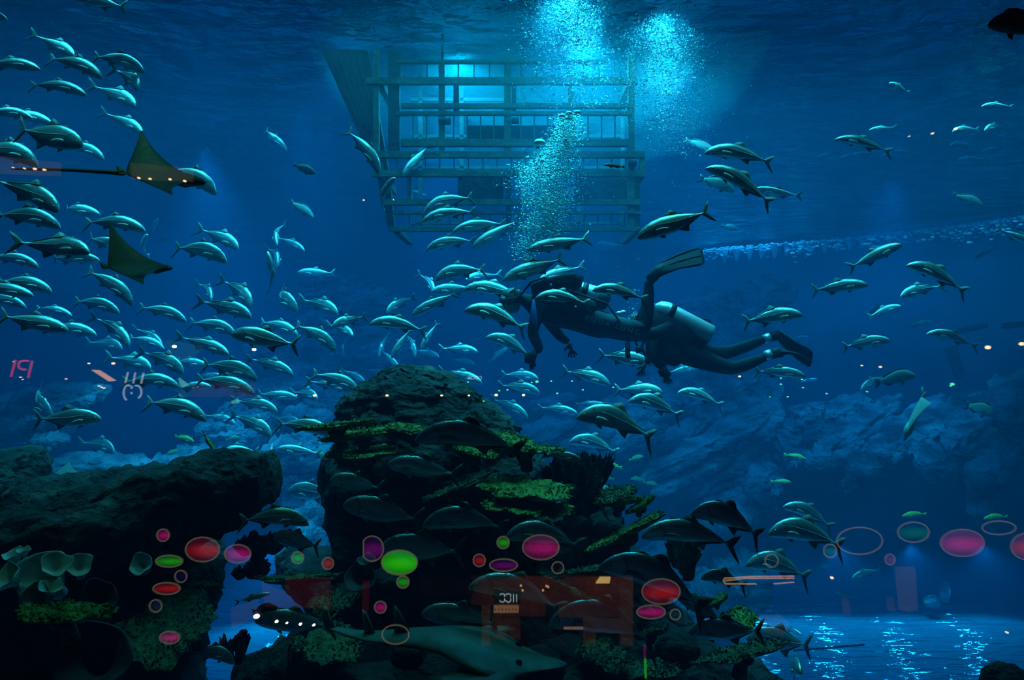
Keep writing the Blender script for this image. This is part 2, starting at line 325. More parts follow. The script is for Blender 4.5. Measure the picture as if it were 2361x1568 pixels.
root = rock_thing('rock_terrace', 'pale layered rock terrace behind the fish shoal at centre left', P(700, 900, 24))
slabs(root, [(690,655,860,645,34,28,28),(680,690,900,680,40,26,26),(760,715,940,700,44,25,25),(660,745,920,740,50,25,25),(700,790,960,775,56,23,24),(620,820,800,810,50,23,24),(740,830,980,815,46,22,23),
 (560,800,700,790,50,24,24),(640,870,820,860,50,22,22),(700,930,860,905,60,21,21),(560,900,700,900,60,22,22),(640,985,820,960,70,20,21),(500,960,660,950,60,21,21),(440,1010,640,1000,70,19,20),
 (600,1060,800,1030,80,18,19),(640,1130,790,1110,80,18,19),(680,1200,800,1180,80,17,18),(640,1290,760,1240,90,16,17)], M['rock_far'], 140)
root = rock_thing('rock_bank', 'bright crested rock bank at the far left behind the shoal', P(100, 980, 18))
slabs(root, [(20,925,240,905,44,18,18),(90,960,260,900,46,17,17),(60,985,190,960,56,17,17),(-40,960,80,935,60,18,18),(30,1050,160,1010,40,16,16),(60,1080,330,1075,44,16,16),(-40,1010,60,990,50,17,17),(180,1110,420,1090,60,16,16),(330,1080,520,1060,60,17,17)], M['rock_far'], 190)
root = rock_thing('wall_overhang', 'dark lower rock face with a shallow arch at right', P(2000, 1300, 27))
runrock('face', [(1560, 1180, 1392, 29, .9), (1680, 1150, 1392, 29, .9), (1790, 1130, 1392, 29, .9), (1850, 1120, 1390, 29, .9), (1960, 1090, 1390, 29, .9), (2090, 1080, 1390, 29, .9), (2220, 1080, 1390, 29, .9), (2330, 1040, 1390, 29, .9), (2480, 1030, 1390, 29, .9)], M['wall'], root, amp=.35, freq=.8, seed=33, n=40)
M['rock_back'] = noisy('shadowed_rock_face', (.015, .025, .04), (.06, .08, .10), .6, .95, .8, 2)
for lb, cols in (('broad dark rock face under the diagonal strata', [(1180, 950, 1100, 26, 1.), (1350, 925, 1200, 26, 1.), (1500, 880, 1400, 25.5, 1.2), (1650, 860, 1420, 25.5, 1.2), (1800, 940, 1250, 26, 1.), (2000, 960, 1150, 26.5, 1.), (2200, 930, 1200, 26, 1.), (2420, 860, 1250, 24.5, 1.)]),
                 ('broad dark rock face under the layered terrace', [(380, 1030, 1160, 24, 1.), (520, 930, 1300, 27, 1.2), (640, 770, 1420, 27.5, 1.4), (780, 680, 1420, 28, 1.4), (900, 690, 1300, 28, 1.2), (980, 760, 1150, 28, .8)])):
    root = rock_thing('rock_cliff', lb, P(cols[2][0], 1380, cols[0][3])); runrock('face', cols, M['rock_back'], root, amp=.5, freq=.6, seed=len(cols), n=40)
# light boulders at the far edge of the seabed
for px, py, wd, hg, lb in [(2150, 1384, 16, 13, 'small pale boulder on the far seabed, the left one'), (2178, 1365, 10, 22, 'upright pale boulder on the far seabed, the right one'), (1900, 1300, 8, 8, 'tiny pale stone stuck to the dark rock face')]:
    d = 26.6 if px > 2000 else 27.4; root = rock_thing('boulder', lb, P(px, py, d))
    stackrock('stone', [(py-hg, px-wd*.5, px+wd*.3, d, .05), (py-hg*.5, px-wd, px+wd, d, .15), (py+hg*.4, px-wd*1.2, px+wd, d, .2), (py+hg, px-wd, px+wd*.9, d, .15)], M['rock_far'], root, amp=.05, freq=3, seed=px, n=16, sub=2)

ORD = 'first second third fourth fifth sixth seventh eighth ninth tenth eleventh twelfth thirteenth fourteenth fifteenth sixteenth seventeenth eighteenth nineteenth twentieth twenty-first twenty-second'.split()
# foam along the line where surface and far wall meet, with small water jets hanging below it
q = MB(); rr = random.Random(5)
def foam_pt(px):
    t = (px-1600)/(2400-1600); d = 36+(25.6-36)*t; py = CY-3.75/d*F; return d, py
for i in range(2600):
    px = rr.uniform(1600, 2400); d, py = foam_pt(px); k = noise.noise(V((px*.016, 3, 1)))+.3+.5*(px-1600)/800
    if rr.random() > k+.15: continue
    h = rr.random()**2; r = rr.uniform(.02, .075)*(1-.4*h); c = P(px, py+rr.gauss(2, 7+12*max(k, 0)), d+rr.uniform(-.5, .3)); c.z = min(c.z, 12.2-rr.random()*.1)
    q.ball(c, (r*rr.uniform(1, 2.2), r, r*.7), 5, 3)
tag(link('surface_foam', q.mesh('surface_foam', M['foam'])), 'white foam line where the surface meets the far wall', 'foam', None, 'stuff')
for i, px in enumerate(range(1672, 2010, 29)):
    d, py = foam_pt(px); A = P(px, py, d); B = P(px-3, py+40-i*.6, d)
    q = MB(); q.tube([A, A.lerp(B, .4), A.lerp(B, .8), B], [.16, .14, .08, .01], 8)
    tag(link('water_jet', q.mesh('water_jet', M['jet'])), ORD[i]+' of the short water jets under the foam line, from the left', 'water jet', 'jets under the foam line')
# ================================================================ SUNKEN CAGE STRUCTURE, about 11 m out
cg = empty('shipwreck_frame', P(1170, 350, 11), 'sunken barred deck frame hanging behind the rising bubbles', 'shipwreck')
def beam(name, x0, y0, x1, y1, d=11., th=.09, mat='steel', ends=None):   # rectangle in the frame plane, solid depth
    a = P(x0, y0, d); b_ = P(x1, y1, d); q = MB(); q.quadbox((a.x, d-th/2, a.z), (b_.x, d+th/2, b_.z)); under(cg, name, q.mesh(name, M[mat], False))
for i in range(8):                                   # planks of the raked hull side
    u0, u1 = i/8, (i+1)/8; top = lambda u: (742+u*122, 116); bot = lambda u: (896+u*16, 531); kn = lambda u: (868+u*34, 404)
    o = [P(*top(u0), 11.2), P(*top(u1-.008), 11.2), P(*kn(u1-.008), 11.2), P(*bot(u1-.008), 11.2), P(*bot(u0), 11.2), P(*kn(u0), 11.2)]
    if i < 7:
        q = MB(); n = 6; q.add(o+[p+V((0, .12+.02*(i % 2), 0)) for p in o], [tuple(range(n))[::-1], tuple(range(n, 2*n))]+[(k, (k+1) % n, n+(k+1) % n, n+k) for k in range(n)])
        under(cg, 'plank', q.mesh('plank', M['steel_dark'], False))
for x0, y0, x1, y1 in [(845,180,1470,195),(925,240,1455,250),(915,258,1455,266),(925,322,1450,338),(868,350,1484,364),(858,394,1487,408),(880,460,1474,473),(905,488,1478,494),(900,524,1474,534),(915,140,1400,146)]:
    beam('crossbar', x0, y0, x1, y1)
for x0, x1, y0, y1, mt in [(862,874,120,400,'steel'),(896,922,190,352,'steel_dark'),(1012,1026,140,352,'steel'),(1046,1058,195,262,'steel_dark'),(1162,1178,130,352,'steel'),(1180,1190,195,262,'steel_dark'),(1310,1320,195,262,'steel'),
    (1448,1462,130,530,'steel'),(1474,1486,350,410,'steel'),(1166,1178,408,530,'steel_dark'),(1056,1066,408,460,'steel_dark'),(940,950,408,470,'steel'),(1462,1474,408,534,'steel_dark')]:
    beam('post', x0, y0, x1, y1, 11.02, .1, mt)
for x in range(953, 1448, 31): beam('bar', x-1.6, 262, x+1.6, 325, 11., .03)
for x in range(985, 1448, 36): beam('bar', x-1.4, 142, x+1.4, 182, 11., .03, 'steel_dark')
for x in range(882, 1475, 33): beam('railing_bar', x-1.3, 362, x+1.3, 396, 11., .03)
for x in range(944, 1470, 31): beam('railing_bar', x-1.3, 492, x+1.3, 526, 11., .03)
beam('panel', 1078, 290, 1312, 323, 11.12, .05, 'steel_dark'); beam('panel', 1060, 410, 1160, 460, 11.4, .05, 'steel_dark'); beam('panel', 1325, 412, 1450, 462, 11.4, .05, 'steel_dark')
beam('hanging_board', 895, 120, 925, 190, 11.2, .06, 'steel_dark')
for x, y in [(1030, 280), (1188, 278), (1020, 279), (1458, 375)]:
    a = P(x, y, 10.95); q = MB(); q.tube([a-V((.05, 0, 0)), a+V((.05, 0, 0))], .045, 10); under(cg, 'pulley', q.mesh('pulley', M['steel_dark']))
for x0, x1 in [(928, 1460)]:                         # rear frame, a metre further back
    for y0, y1 in [(215, 224), (300, 308), (372, 380), (500, 508)]: beam('rear_crossbar', x0+20, y0+12, x1-30, y1+10, 12.3, .08, 'steel_dark')
    for x in (965, 1060, 1200, 1330, 1430): beam('rear_post', x, 170, x+9, 520, 12.3, .08, 'steel_dark')
# beams reaching back from front to rear frame
for x, y in [(874, 187), (1170, 187), (1455, 187), (874, 400), (1170, 401), (1480, 401), (915, 530), (1470, 529)]:
    a = P(x, y, 11); q = MB(); q.quadbox((a.x-.04, 11, a.z-.04), (a.x+.04, 12.4, a.z+.04)); under(cg, 'side_beam', q.mesh('side_beam', M['steel_dark'], False))
for x in (1020, 1300):                               # suspension cables up to the surface
    q = MB(); a = P(x, 140, 11); q.tube([a, V((a.x, a.y, 12.38))], .018, 6); under(cg, 'cable', q.mesh('cable', M['steel_dark']))

# ================================================================ BUBBLES
def plume(name, label, n, pts, d, rmin, rmax, seed, dz=.35):
    """pts: (py, px centre, px half width, weight)"""
    rr = random.Random(seed); q = MB(); ws = []
    for i in range(len(pts)-1): ws.append((pts[i+1][0]-pts[i][0])*(pts[i][3]+pts[i+1][3]))
    for _ in range(n):
        i = rr.choices(range(len(ws)), ws)[0]; t = rr.random(); a, b_ = pts[i], pts[i+1]
        y = a[0]+(b_[0]-a[0])*t; c = a[1]+(b_[1]-a[1])*t; h = a[2]+(b_[2]-a[2])*t
        x = c+rr.gauss(0, .58)*h; r = rmin+(rmax-rmin)*rr.random()**5
        c = P(x, y, d+rr.gauss(0, dz))
        if c.z > 12.3: continue
        q.ball(c, (r*rr.uniform(.9, 1.4), r, r*rr.uniform(.7, 1.1)), 5, 3)
    return tag(link(name, q.mesh(name, M['bubble'])), label, 'bubbles', None, 'stuff')
plume('bubble_plume', 'dense column of fine bubbles reaching the surface at top centre', 9000, [(-40, 1305, 90, 2.6), (60, 1310, 75, 2.2), (120, 1310, 85, 1.2), (190, 1310, 85, .6), (250, 1320, 75, .15)], 9.6, .003, .012, 1)
plume('bubble_plume', 'wide second column of fine bubbles right of the centre one', 12000, [(-40, 1520, 80, 1.), (60, 1530, 85, 1.5), (140, 1535, 85, 1.8), (220, 1530, 82, 1.3), (300, 1545, 78, .5), (360, 1560, 55, .12)], 10.2, .003, .012, 2)
plume('bubble_plume', 'twisting plume of exhaled bubbles above the left diver', 9500, [(262, 1310, 26, .6), (300, 1308, 32, .9), (345, 1290, 32, .9), (380, 1262, 60, 1.3), (430, 1255, 64, 1.5), (480, 1268, 42, 1.3), (530, 1245, 48, 1.), (575, 1215, 34, .5), (600, 1210, 26, .2)], 8.3, .003, .012, 3, .12)
plume('bubble_plume', 'small trail of bubbles beside the upright fin leg', 60, [(668, 1462, 6, 1), (700, 1462, 14, 1), (735, 1455, 12, .5)], 8.6, .003, .011, 4, .05)
plume('bubble_plume', 'faint thin cloud of bubbles under the surface at upper left', 500, [(0, 385, 45, 1), (40, 395, 35, .6)], 11.5, .002, .006, 5)
plume('bubble_plume', 'loose scattered bubbles drifting in open water at upper centre', 260, [(0, 1500, 420, 1), (400, 1500, 200, .6), (650, 1420, 120, .3)], 9.5, .003, .008, 6, .8)
for (x, y, r), lb in zip([(1296, 268, 8), (1312, 262, 8), (1331, 260, 8), (1310, 274, 6), (1244, 330, 13), (1240, 342, 6), (1252, 372, 6)],
        ['large domed bubble, leftmost of those topping the exhaled plume', 'large domed bubble between two others topping the exhaled plume', 'bright domed bubble, rightmost of those topping the exhaled plume', 'small bright bubble just under the domed ones on top',
         'biggest domed bubble at the left side of the exhaled plume', 'small bubble stuck under the biggest domed bubble', 'small bubble midway down the left side of the exhaled plume']):
    c = P(x, y, 8.15); rr_ = r/F*8.15; n = 20; rings = []
    for k in range(7):
        t = PI/2*k/6; rings.append([V((rr_*math.sin(t+.05)*math.cos(2*PI*j/n), rr_*math.sin(t+.05)*math.sin(2*PI*j/n), rr_*.75*math.cos(t))) for j in range(n)])
    rings.append([V((rr_*.9*math.cos(2*PI*j/n), rr_*.9*math.sin(2*PI*j/n), -rr_*.15+rr_*.06*math.sin(5*j))) for j in range(n)])
    q = MB(); q.rings(rings); tag(link('air_bubble', q.mesh('air_bubble', M['bubble']), None, c), lb, 'bubble', 'large bubbles over the left diver')

# fine mist of micro-bubbles around the plumes
m = bpy.data.materials.new('micro_bubble_mist'); m.use_nodes = True; nt = m.node_tree; N = nt.nodes; L = nt.links; N.remove(N['Principled BSDF'])
vs__ = N.new('ShaderNodeVolumeScatter'); vs__.inputs['Color'].default_value = (.3, .9, 1, 1); vs__.inputs['Density'].default_value = .16; L.new(vs__.outputs[0], N['Material Output'].inputs['Volume'])
for lb, x, y, d, rx, rz in (('pale mist of micro-bubbles inside the centre plume', 1308, 70, 9.6, .42, .95), ('pale mist of micro-bubbles inside the right plume', 1530, 130, 10.2, .44, 1.1), ('pale mist of micro-bubbles inside the exhaled plume', 1258, 440, 8.3, .26, .5)):
    c = P(x, y, d); rz = min(rz, 12.3-c.z); q = MB(); q.ball((0, 0, 0), (rx, rx*.8, rz), 20, 12); tag(link('bubble_mist', q.mesh('bubble_mist', m), None, c), lb, 'bubbles', None, 'stuff')
for x, rx, rz, dn, lb in ((1240, 3.0, 2.0, .035, 'broad thin haze of micro-bubbles around the cage top'), (1290, 1.9, 1.5, .05, 'denser inner haze of micro-bubbles over the cage')):
    m2_ = m.copy(); m2_.name = 'thin_mist'; m2_.node_tree.nodes['Volume Scatter'].inputs['Density'].default_value = dn; m2_.node_tree.nodes['Volume Scatter'].inputs['Color'].default_value = (.05, .86, 1, 1)
    c = P(x, 60, 11.2); q = MB(); q.ball((0, 0, 0), (rx, 2.1, rz), 24, 14); q.v = [V((v.x, v.y, min(v.z, 12.32-c.z))) for v in q.v]
    tag(link('bubble_mist', q.mesh('bubble_mist', m2_), None, c), lb, 'bubbles', None, 'stuff')
# ================================================================ DIVERS
def skin_body(name, nodes, edges, mat, root, sub=2, ref=0):
    """nodes: (world point, radius x, radius y)"""
    me = bpy.data.meshes.new(name); me.from_pydata([tuple(n[0]-root.location) for n in nodes], edges, []); o = bpy.data.objects.new(name, me); COL.objects.link(o)
    o.modifiers.new('skin', 'SKIN').use_smooth_shade = True
    (me.skin_vertices or None)
    sv = me.skin_vertices[0].data
    for i, n in enumerate(nodes): sv[i].radius = (n[1], n[2] if len(n) > 2 else n[1]); sv[i].use_root = (i == ref)
    s = o.modifiers.new('sub', 'SUBSURF'); s.levels = sub; s.render_levels = sub
    dg = bpy.context.evaluated_depsgraph_get(); m2 = bpy.data.meshes.new_from_object(o.evaluated_get(dg)); m2.name = name
    bpy.data.objects.remove(o); m2.shade_smooth(); m2.materials.clear(); m2.materials.append(mat); return link(name, m2, root)
def D(px, py, d): return P(px, py, d)
def hand(root, wrist, dirv, side, d_name='hand', mat='rubber', s=1.):
    dirv = V(dirv).normalized(); side = V(side).normalized(); nrm = dirv.cross(side)
    nd = [(wrist, .028*s, .022*s), (wrist+dirv*.05*s, .036*s, .018*s), (wrist+dirv*.09*s, .038*s, .016*s)]; ed = [(0, 1), (1, 2)]
    for k, (o, l) in enumerate([(-.032, .062), (-.011, .076), (.011, .072), (.031, .056)]):
        b = wrist+dirv*.085*s+side*o*s; i = len(nd); sp_ = side*o*.35
        nd += [(b+dirv*.018*s, .0105*s, .0105*s), (b+(dirv*l*.55+sp_*.5+nrm*.008)*s, .0095*s, .0095*s), (b+(dirv*l*.95+sp_+nrm*.026)*s, .0075*s, .0075*s)]
        ed += [(2, i), (i, i+1), (i+1, i+2)]
    i = len(nd); nd += [(wrist+(dirv*.04+side*-.045)*s, .013*s, .013*s), (wrist+(dirv*.075+side*-.066+nrm*.012)*s, .0105*s, .0105*s)]; ed += [(1, i), (i, i+1)]
    return skin_body(d_name, nd, ed, M[mat], root, 2, 1)
def head(root, c, fwd, up, hood=True, r=.105):
    fwd = V(fwd).normalized(); up = V(up); up = (up-fwd*up.dot(fwd)).normalized(); sd = up.cross(fwd)
    q = MB(); n = 20; rings = []
    prof = [(-1.25,.35,.3,.15),(-1.1,.55,.5,.1),(-.8,.68,.72,.12),(-.45,.78,.9,.06),(0,.82,1.02,0),(.45,.8,1.02,-.04),(.8,.62,.82,-.06),(1.02,.3,.42,-.05),(1.08,.05,.08,-.05)]
    for z, w_, f_, o in prof: rings.append([c+up*z*r+fwd*(o*r+f_*r*math.cos(2*PI*k/n))+sd*(w_*r*math.sin(2*PI*k/n)) for k in range(n)])
    q.rings(rings); h = link('head', q.mesh('head', M['skin']), root); h.data.transform(Matrix.Translation(-root.location))
    def sub(nm, qq, mt): o = link(nm, qq.mesh(nm, M[mt]), h); o.data.transform(Matrix.Translation(-root.location)); return o
    q = MB(); q.ball(c+fwd*.98*r-up*.12*r, (.16*r, .16*r, .22*r), 8, 6); sub('nose', q, 'skin')
    for s in (-1, 1): q = MB(); q.ball(c+sd*s*.82*r-up*.1*r, (.12*r, .18*r, .26*r), 8, 6); sub('ear', q, 'skin')
    q = MB(); rings = []                             # hair shell / hood
    for z, w_, f_, o in prof[2:]:
        if z < -.5: continue
        rings.append([c+up*(z+.05)*r+fwd*(o*r+(f_*1.07*r if math.cos(2*PI*k/n) < .45 or z > .55 else f_*.9*r)*math.cos(2*PI*k/n))+sd*(w_*1.09*r*math.sin(2*PI*k/n)) for k in range(n)])
    q.rings(rings); rr = random.Random(3)
    for i in range(60):
        a = rr.uniform(0, 2*PI); z = rr.uniform(-.1, .9); b = c+up*z*r+sd*math.sin(a)*.8*r+fwd*math.cos(a)*-.6*r
        q.tube([b, b+(up*rr.uniform(.1, .5)-fwd*rr.uniform(.2, .6)+sd*rr.uniform(-.3, .3))*r], [.006, .001], 4)
    sub('hair', q, 'hair')
    mk = MB(); o8 = [(-.62,.02),(-.5,.3),(0,.36),(.5,.3),(.62,.02),(.45,-.3),(.14,-.28),(0,-.12),(-.14,-.28),(-.45,-.3)]
    for ofs, sc in ((.78, 1.12), (1.12, 1.)): pass
    rings = [[c+fwd*f_*r+sd*x*sc*r+up*(z*sc+.08)*r for x, z in o8] for f_, sc in ((.6, 1.2), (1.0, 1.1), (1.08, 1.0))]; mk.rings(rings); mo = sub('mask', mk, 'rubber')
    st = MB(); st.tube([c+(fwd*math.cos(a)*1.1+sd*math.sin(a)*.95)*r+up*.12*r for a in [PI*2*k/16 for k in range(17)]], .09*r, 6); sub('mask_strap', st, 'rubber')
    rg = MB(); a = c+fwd*1.15*r-up*.5*r; rg.tube([c+fwd*.85*r-up*.48*r, a, a+fwd*.25*r], [.2*r, .42*r, .38*r], 12); sub('regulator', rg, 'rubber')
    return h
def swim_fin(root, ankle, toe, tip, widthv, w0=.055, w1=.115, name='swim_fin', lab=None):
    widthv = V(widthv).normalized(); f = empty_part = None
    ax = (tip-toe).normalized(); nrm = ax.cross(widthv).normalized(); q = MB(); rings = []
    for t, w_, th in [(0, w0, .04), (.1, w0*1.05, .034), (.2, w0*1.15, .02), (.45, w1*.75, .011), (.75, w1, .007), (.93, w1, .005), (1., w1*.75, .003)]:
        c = toe.lerp(tip, t)+nrm*.03*math.sin(PI*t); n = 12
        rings.append([c+widthv*w_*math.copysign(abs(math.cos(2*PI*k/n))**.5, math.cos(2*PI*k/n))+nrm*th*math.sin(2*PI*k/n) for k in range(n)])
    q.rings(rings); o = under(root, name, q.mesh(name, M['rubber']))
    if lab: o['label'] = lab
    for s in (-1, 0, 1):
        q = MB(); q.tube([toe.lerp(tip, t)+widthv*s*(w0+(w1-w0)*min(1, t*1.2))*.88+nrm*(.03*math.sin(PI*t)+.01) for t in (.05, .3, .55, .8, .95)], [.012, .011, .009, .006, .003], 6)
        r_ = link('fin_rib', q.mesh('fin_rib', M['rubber']), o); r_.data.transform(Matrix.Translation(-root.location))
    q = MB(); q.tube([ankle, ankle.lerp(toe, .5), toe, toe.lerp(tip, .15)], [.045, .055, .055, .045], 12); b = link('foot_pocket', q.mesh('foot_pocket', M['rubber']), o); b.data.transform(Matrix.Translation(-root.location))
    q = MB(); hl = ankle-(toe-ankle)*.22; q.tube([toe+widthv*.055, ankle+widthv*.05, hl, ankle-widthv*.05, toe-widthv*.055], .009, 6); b = link('heel_strap', q.mesh('heel_strap', M['rubber']), o); b.data.transform(Matrix.Translation(-root.location))
    return o
def air_tank(root, a, b_, r=.09, band=.25, lab='silver air tank'):
    ax = (b_-a).normalized(); q = MB(); L_ = (b_-a).length
    q.tube([a-ax*.0, a+ax*.012, a+ax*.035, a+ax*.07, a+ax*.11, b_-ax*.03, b_-ax*.005, b_], [.02, .035, .065, .082, r, r, r*.97, r*.8], 28)
    t = under(root, 'air_tank', q.mesh('air_tank', M['tank'])); t['label'] = lab
    def sub(nm, qq, mt): o = link(nm, qq.mesh(nm, M[mt]), t); o.data.transform(Matrix.Translation(-root.location)); return o
    q = MB(); q.tube([a-ax*.055, a+ax*.005], .017, 10); sub('tank_valve', q, 'tank')
    s = ax.cross(V((0, 1, 0))).normalized(); q = MB(); q.tube([a-ax*.04-s*.0, a-ax*.04+V((0, .06, 0))], .014, 8); q.ball(a-ax*.04+V((0, .07, 0)), .022, 8, 6); sub('valve_knob', q, 'tank')
    q = MB(); c = a+ax*L_*band; q.tube([c-ax*.028, c+ax*.028], r*1.05, 28); sub('tank_strap', q, 'rubber')
    return t
def box_between(a, b_, w_, h_, wv):
    ax = (b_-a).normalized(); wv = V(wv); wv = (wv-ax*wv.dot(ax)).normalized(); hv = ax.cross(wv); n = 16; rings = []
    for t, s in [(0, .55), (.08, .85), (.3, 1), (.7, 1), (.92, .85), (1, .5)]:
        c = a.lerp(b_, t); rings.append([c+wv*w_*s*math.copysign(abs(math.cos(2*PI*k/n))**.6, math.cos(2*PI*k/n))+hv*h_*s*math.copysign(abs(math.sin(2*PI*k/n))**.6, math.sin(2*PI*k/n)) for k in range(n)])
    q = MB(); q.rings(rings); return q

# ---- left diver, horizontal, facing left
d1 = 8.45
r1 = empty('person', P(1380, 745, d1), 'diver on the left in black wetsuit, one leg and fin raised behind', 'person', 'divers')
N_ = [(D(1395, 742, d1), .165, .125), (D(1330, 735, d1), .16, .125), (D(1275, 725, d1), .185, .13), (D(1240, 705, d1), .15, .10), (D(1213, 692, d1), .075, .07), (D(1198, 688, d1), .065, .06),
      # near arm: shoulder, elbow, wrist
      (D(1243, 715, d1-.16), .075, .075), (D(1226, 768, d1-.2), .058, .058), (D(1245, 806, d1-.24), .05, .05), (D(1232, 812, d1-.27), .036, .036),
      # far arm
      (D(1262, 735, d1+.16), .07, .07), (D(1290, 775, d1+.18), .052, .052), (D(1312, 790, d1+.16), .036, .036),
      # raised near leg: hip, mid thigh, knee, calf, ankle
      (D(1402, 750, d1-.09), .115, .115), (D(1445, 757, d1-.1), .1, .1), (D(1488, 757, d1-.1), .075, .075), (D(1492, 715, d1-.1), .072, .072), (D(1496, 670, d1-.1), .052, .052), (D(1495, 645, d1-.1), .045, .045),
      # far leg, bent under: hip, thigh, knee, calf
      (D(1402, 755, d1+.1), .115, .115), (D(1450, 768, d1+.12), .095, .095), (D(1505, 772, d1+.14), .07, .07), (D(1560, 745, d1+.45), .06, .06), (D(1598, 735, d1+.65), .045, .045)]
E_ = [(0, 1), (1, 2), (2, 3), (3, 4), (4, 5), (3, 6), (6, 7), (7, 8), (8, 9), (3, 10), (10, 11), (11, 12), (0, 13), (13, 14), (14, 15), (15, 16), (16, 17), (17, 18), (0, 19), (19, 20), (20, 21), (21, 22), (22, 23)]
skin_body('body', N_, E_, M['suit'], r1, 2, 0)
hand(r1, D(1236, 815, d1-.27), (-.35, -.1, -1), (.6, .8, .2)); hand(r1, D(1313, 790, d1+.16), (.25, 0, -1), (1, 0, .2))
head(r1, D(1180, 692, d1), (-1, -.15, -.22), (-.25, 0, 1))
swim_fin(r1, D(1497, 648, d1-.1), D(1516, 626, d1-.1), D(1622, 590, d1-.12), (0, .62, .8), .07, .115, lab='black fin raised high, its blade square ended')
swim_fin(r1, D(1598, 735, d1+.65), D(1612, 745, d1+.7), D(1640, 760, d1+1.1), (0, .5, .8), .055, .1)
air_tank(r1, D(1288, 658, d1+.02), D(1404, 690, d1+.02), .092, .5)
under(r1, 'tank_boot', box_between(D(1366, 684, d1-.02), D(1403, 700, d1-.02), .09, .085, (0, 1, 0)).mesh('tank_boot', M['tank_dark']))
under(r1, 'buoyancy_vest', box_between(D(1225, 690, d1), D(1375, 722, d1), .2, .13, (0, 1, 0)).mesh('buoyancy_vest', M['suit']))
under(r1, 'vest_wing', box_between(D(1225, 668, d1-.1), D(1332, 640, d1-.1), .07, .07, (0, 1, 0)).mesh('vest_wing', M['suit']))
q = MB(); q.tube([D(1333, 636, d1-.1), D(1330, 655, d1-.1), D(1318, 668, d1-.1)], [.06, .05, .03], 12); under(r1, 'dump_valve', q.mesh('dump_valve', M['suit']))
q = MB(); q.tube([D(1231, 690, d1-.245), D(1230, 715, d1-.27), D(1233, 740, d1-.262), D(1236, 754, d1-.25)], [.008, .028, .028, .008], 10); u = under(r1, 'sleeve_stripe', q.mesh('sleeve_stripe', M['suit_blue'])); u['label'] = 'blue stripe down the sleeve'
q = MB(); q.tube([D(1285, 655, d1-.02), D(1255, 640, d1-.15), D(1225, 650, d1-.2), D(1192, 690, d1-.12), D(1172, 702, d1-.1)], .012, 8); under(r1, 'regulator_hose', q.mesh('regulator_hose', M['rubber']))
q = MB(); q.tube([D(1285, 660, d1-.05), D(1320, 672, d1-.2), D(1400, 700, d1-.2), D(1448, 770, d1-.16), D(1449, 820, d1-.16)], .011, 8); under(r1, 'gauge_hose', q.mesh('gauge_hose', M['rubber']))
q = MB(); q.tube([D(1447, 790, d1-.16), D(1448, 826, d1-.16)], .026, 10); under(r1, 'pressure_gauge', q.mesh('pressure_gauge', M['rubber']))
q = MB(); q.tube([D(1234, 814, d1-.3), D(1218, 822, d1-.34), D(1214, 838, d1-.34)], [.03, .045, .02], 10); under(r1, 'glove_cuff', q.mesh('glove_cuff', M['suit']))
for p_ in [(1428, 722), (1437, 720)]: q = MB(); q.ball(D(p_[0], p_[1], d1+.02), (.03, .03, .022), 10, 6); under(r1, 'ankle_weight', q.mesh('ankle_weight', M['tank']))
for p_ in [(1327, 708), (1270, 657)]: q = MB(); q.ball(D(p_[0], p_[1], d1-.2), .014, 8, 5); under(r1, 'buckle', q.mesh('buckle', M['tank']))
cu = bpy.data.curves.new('leg_lettering', 'FONT'); cu.body = 'AQUA LUNG'; cu.size = .07; cu.extrude = .002; cu.space_character = 1.5
to = bpy.data.objects.new('t', cu); COL.objects.link(to); dg = bpy.context.evaluated_depsgraph_get(); tm = bpy.data.meshes.new_from_object(to.evaluated_get(dg)); bpy.data.objects.remove(to)
tm.materials.clear(); tm.materials.append(M['white_print']); tm.transform(Matrix.Translation(D(1346, 736, d1-.205)-r1.location) @ Matrix.Rotation(math.radians(16), 4, 'Y') @ Matrix.Rotation(PI/2, 4, 'X')); link('leg_lettering', tm, r1)

# ---- right diver, behind the other's raised leg
d2 = 9.0
r2 = empty('person', P(1560, 800, d2), 'diver on the right with gleaming silver tank, both fins trailing right', 'person', 'divers')
N_ = [(D(1596, 812, d2), .165, .12), (D(1560, 795, d2), .18, .13), (D(1520, 772, d2), .2, .14), (D(1500, 755, d2), .15, .1), (D(1488, 745, d2), .075, .07), (D(1480, 742, d2), .065, .06),
      (D(1512, 790, d2-.2), .08, .08), (D(1510, 830, d2-.26), .062, .062), (D(1528, 845, d2-.3), .05, .05), (D(1532, 853, d2-.32), .034, .034),
      (D(1505, 785, d2+.2), .08, .08), (D(1500, 825, d2+.24), .06, .06), (D(1490, 838, d2+.2), .036, .036),
      (D(1606, 812, d2+.08), .115, .115), (D(1645, 816, d2+.1), .095, .095), (D(1682, 812, d2+.1), .072, .072), (D(1725, 797, d2+.1), .066, .066), (D(1758, 784, d2+.1), .045, .045), (D(1772, 779, d2+.1), .04, .04),
      (D(1604, 824, d2-.1), .12, .12), (D(1645, 838, d2-.12), .1, .1), (D(1688, 850, d2-.12), .074, .074), (D(1728, 838, d2-.12), .066, .066), (D(1762, 824, d2-.12), .046, .046), (D(1774, 820, d2-.12), .04, .04)]
E_ = [(0, 1), (1, 2), (2, 3), (3, 4), (4, 5), (3, 6), (6, 7), (7, 8), (8, 9), (3, 10), (10, 11), (11, 12), (0, 13), (13, 14), (14, 15), (15, 16), (16, 17), (17, 18), (0, 19), (19, 20), (20, 21), (21, 22), (22, 23), (23, 24)]
skin_body('body', N_, E_, M['suit'], r2, 2, 0)
hand(r2, D(1532, 852, d2-.32), (.25, 0, -1), (1, .2, 0)); hand(r2, D(1489, 838, d2+.2), (-.5, 0, -1), (1, .2, 0))
head(r2, D(1468, 748, d2), (-1, .1, -.1), (0, 0, 1))
swim_fin(r2, D(1774, 778, d2+.1), D(1796, 772, d2+.1), D(1872, 830, d2), (0, -.45, .9), .062, .1, lab='dark fin hanging edge down, its rim lit')
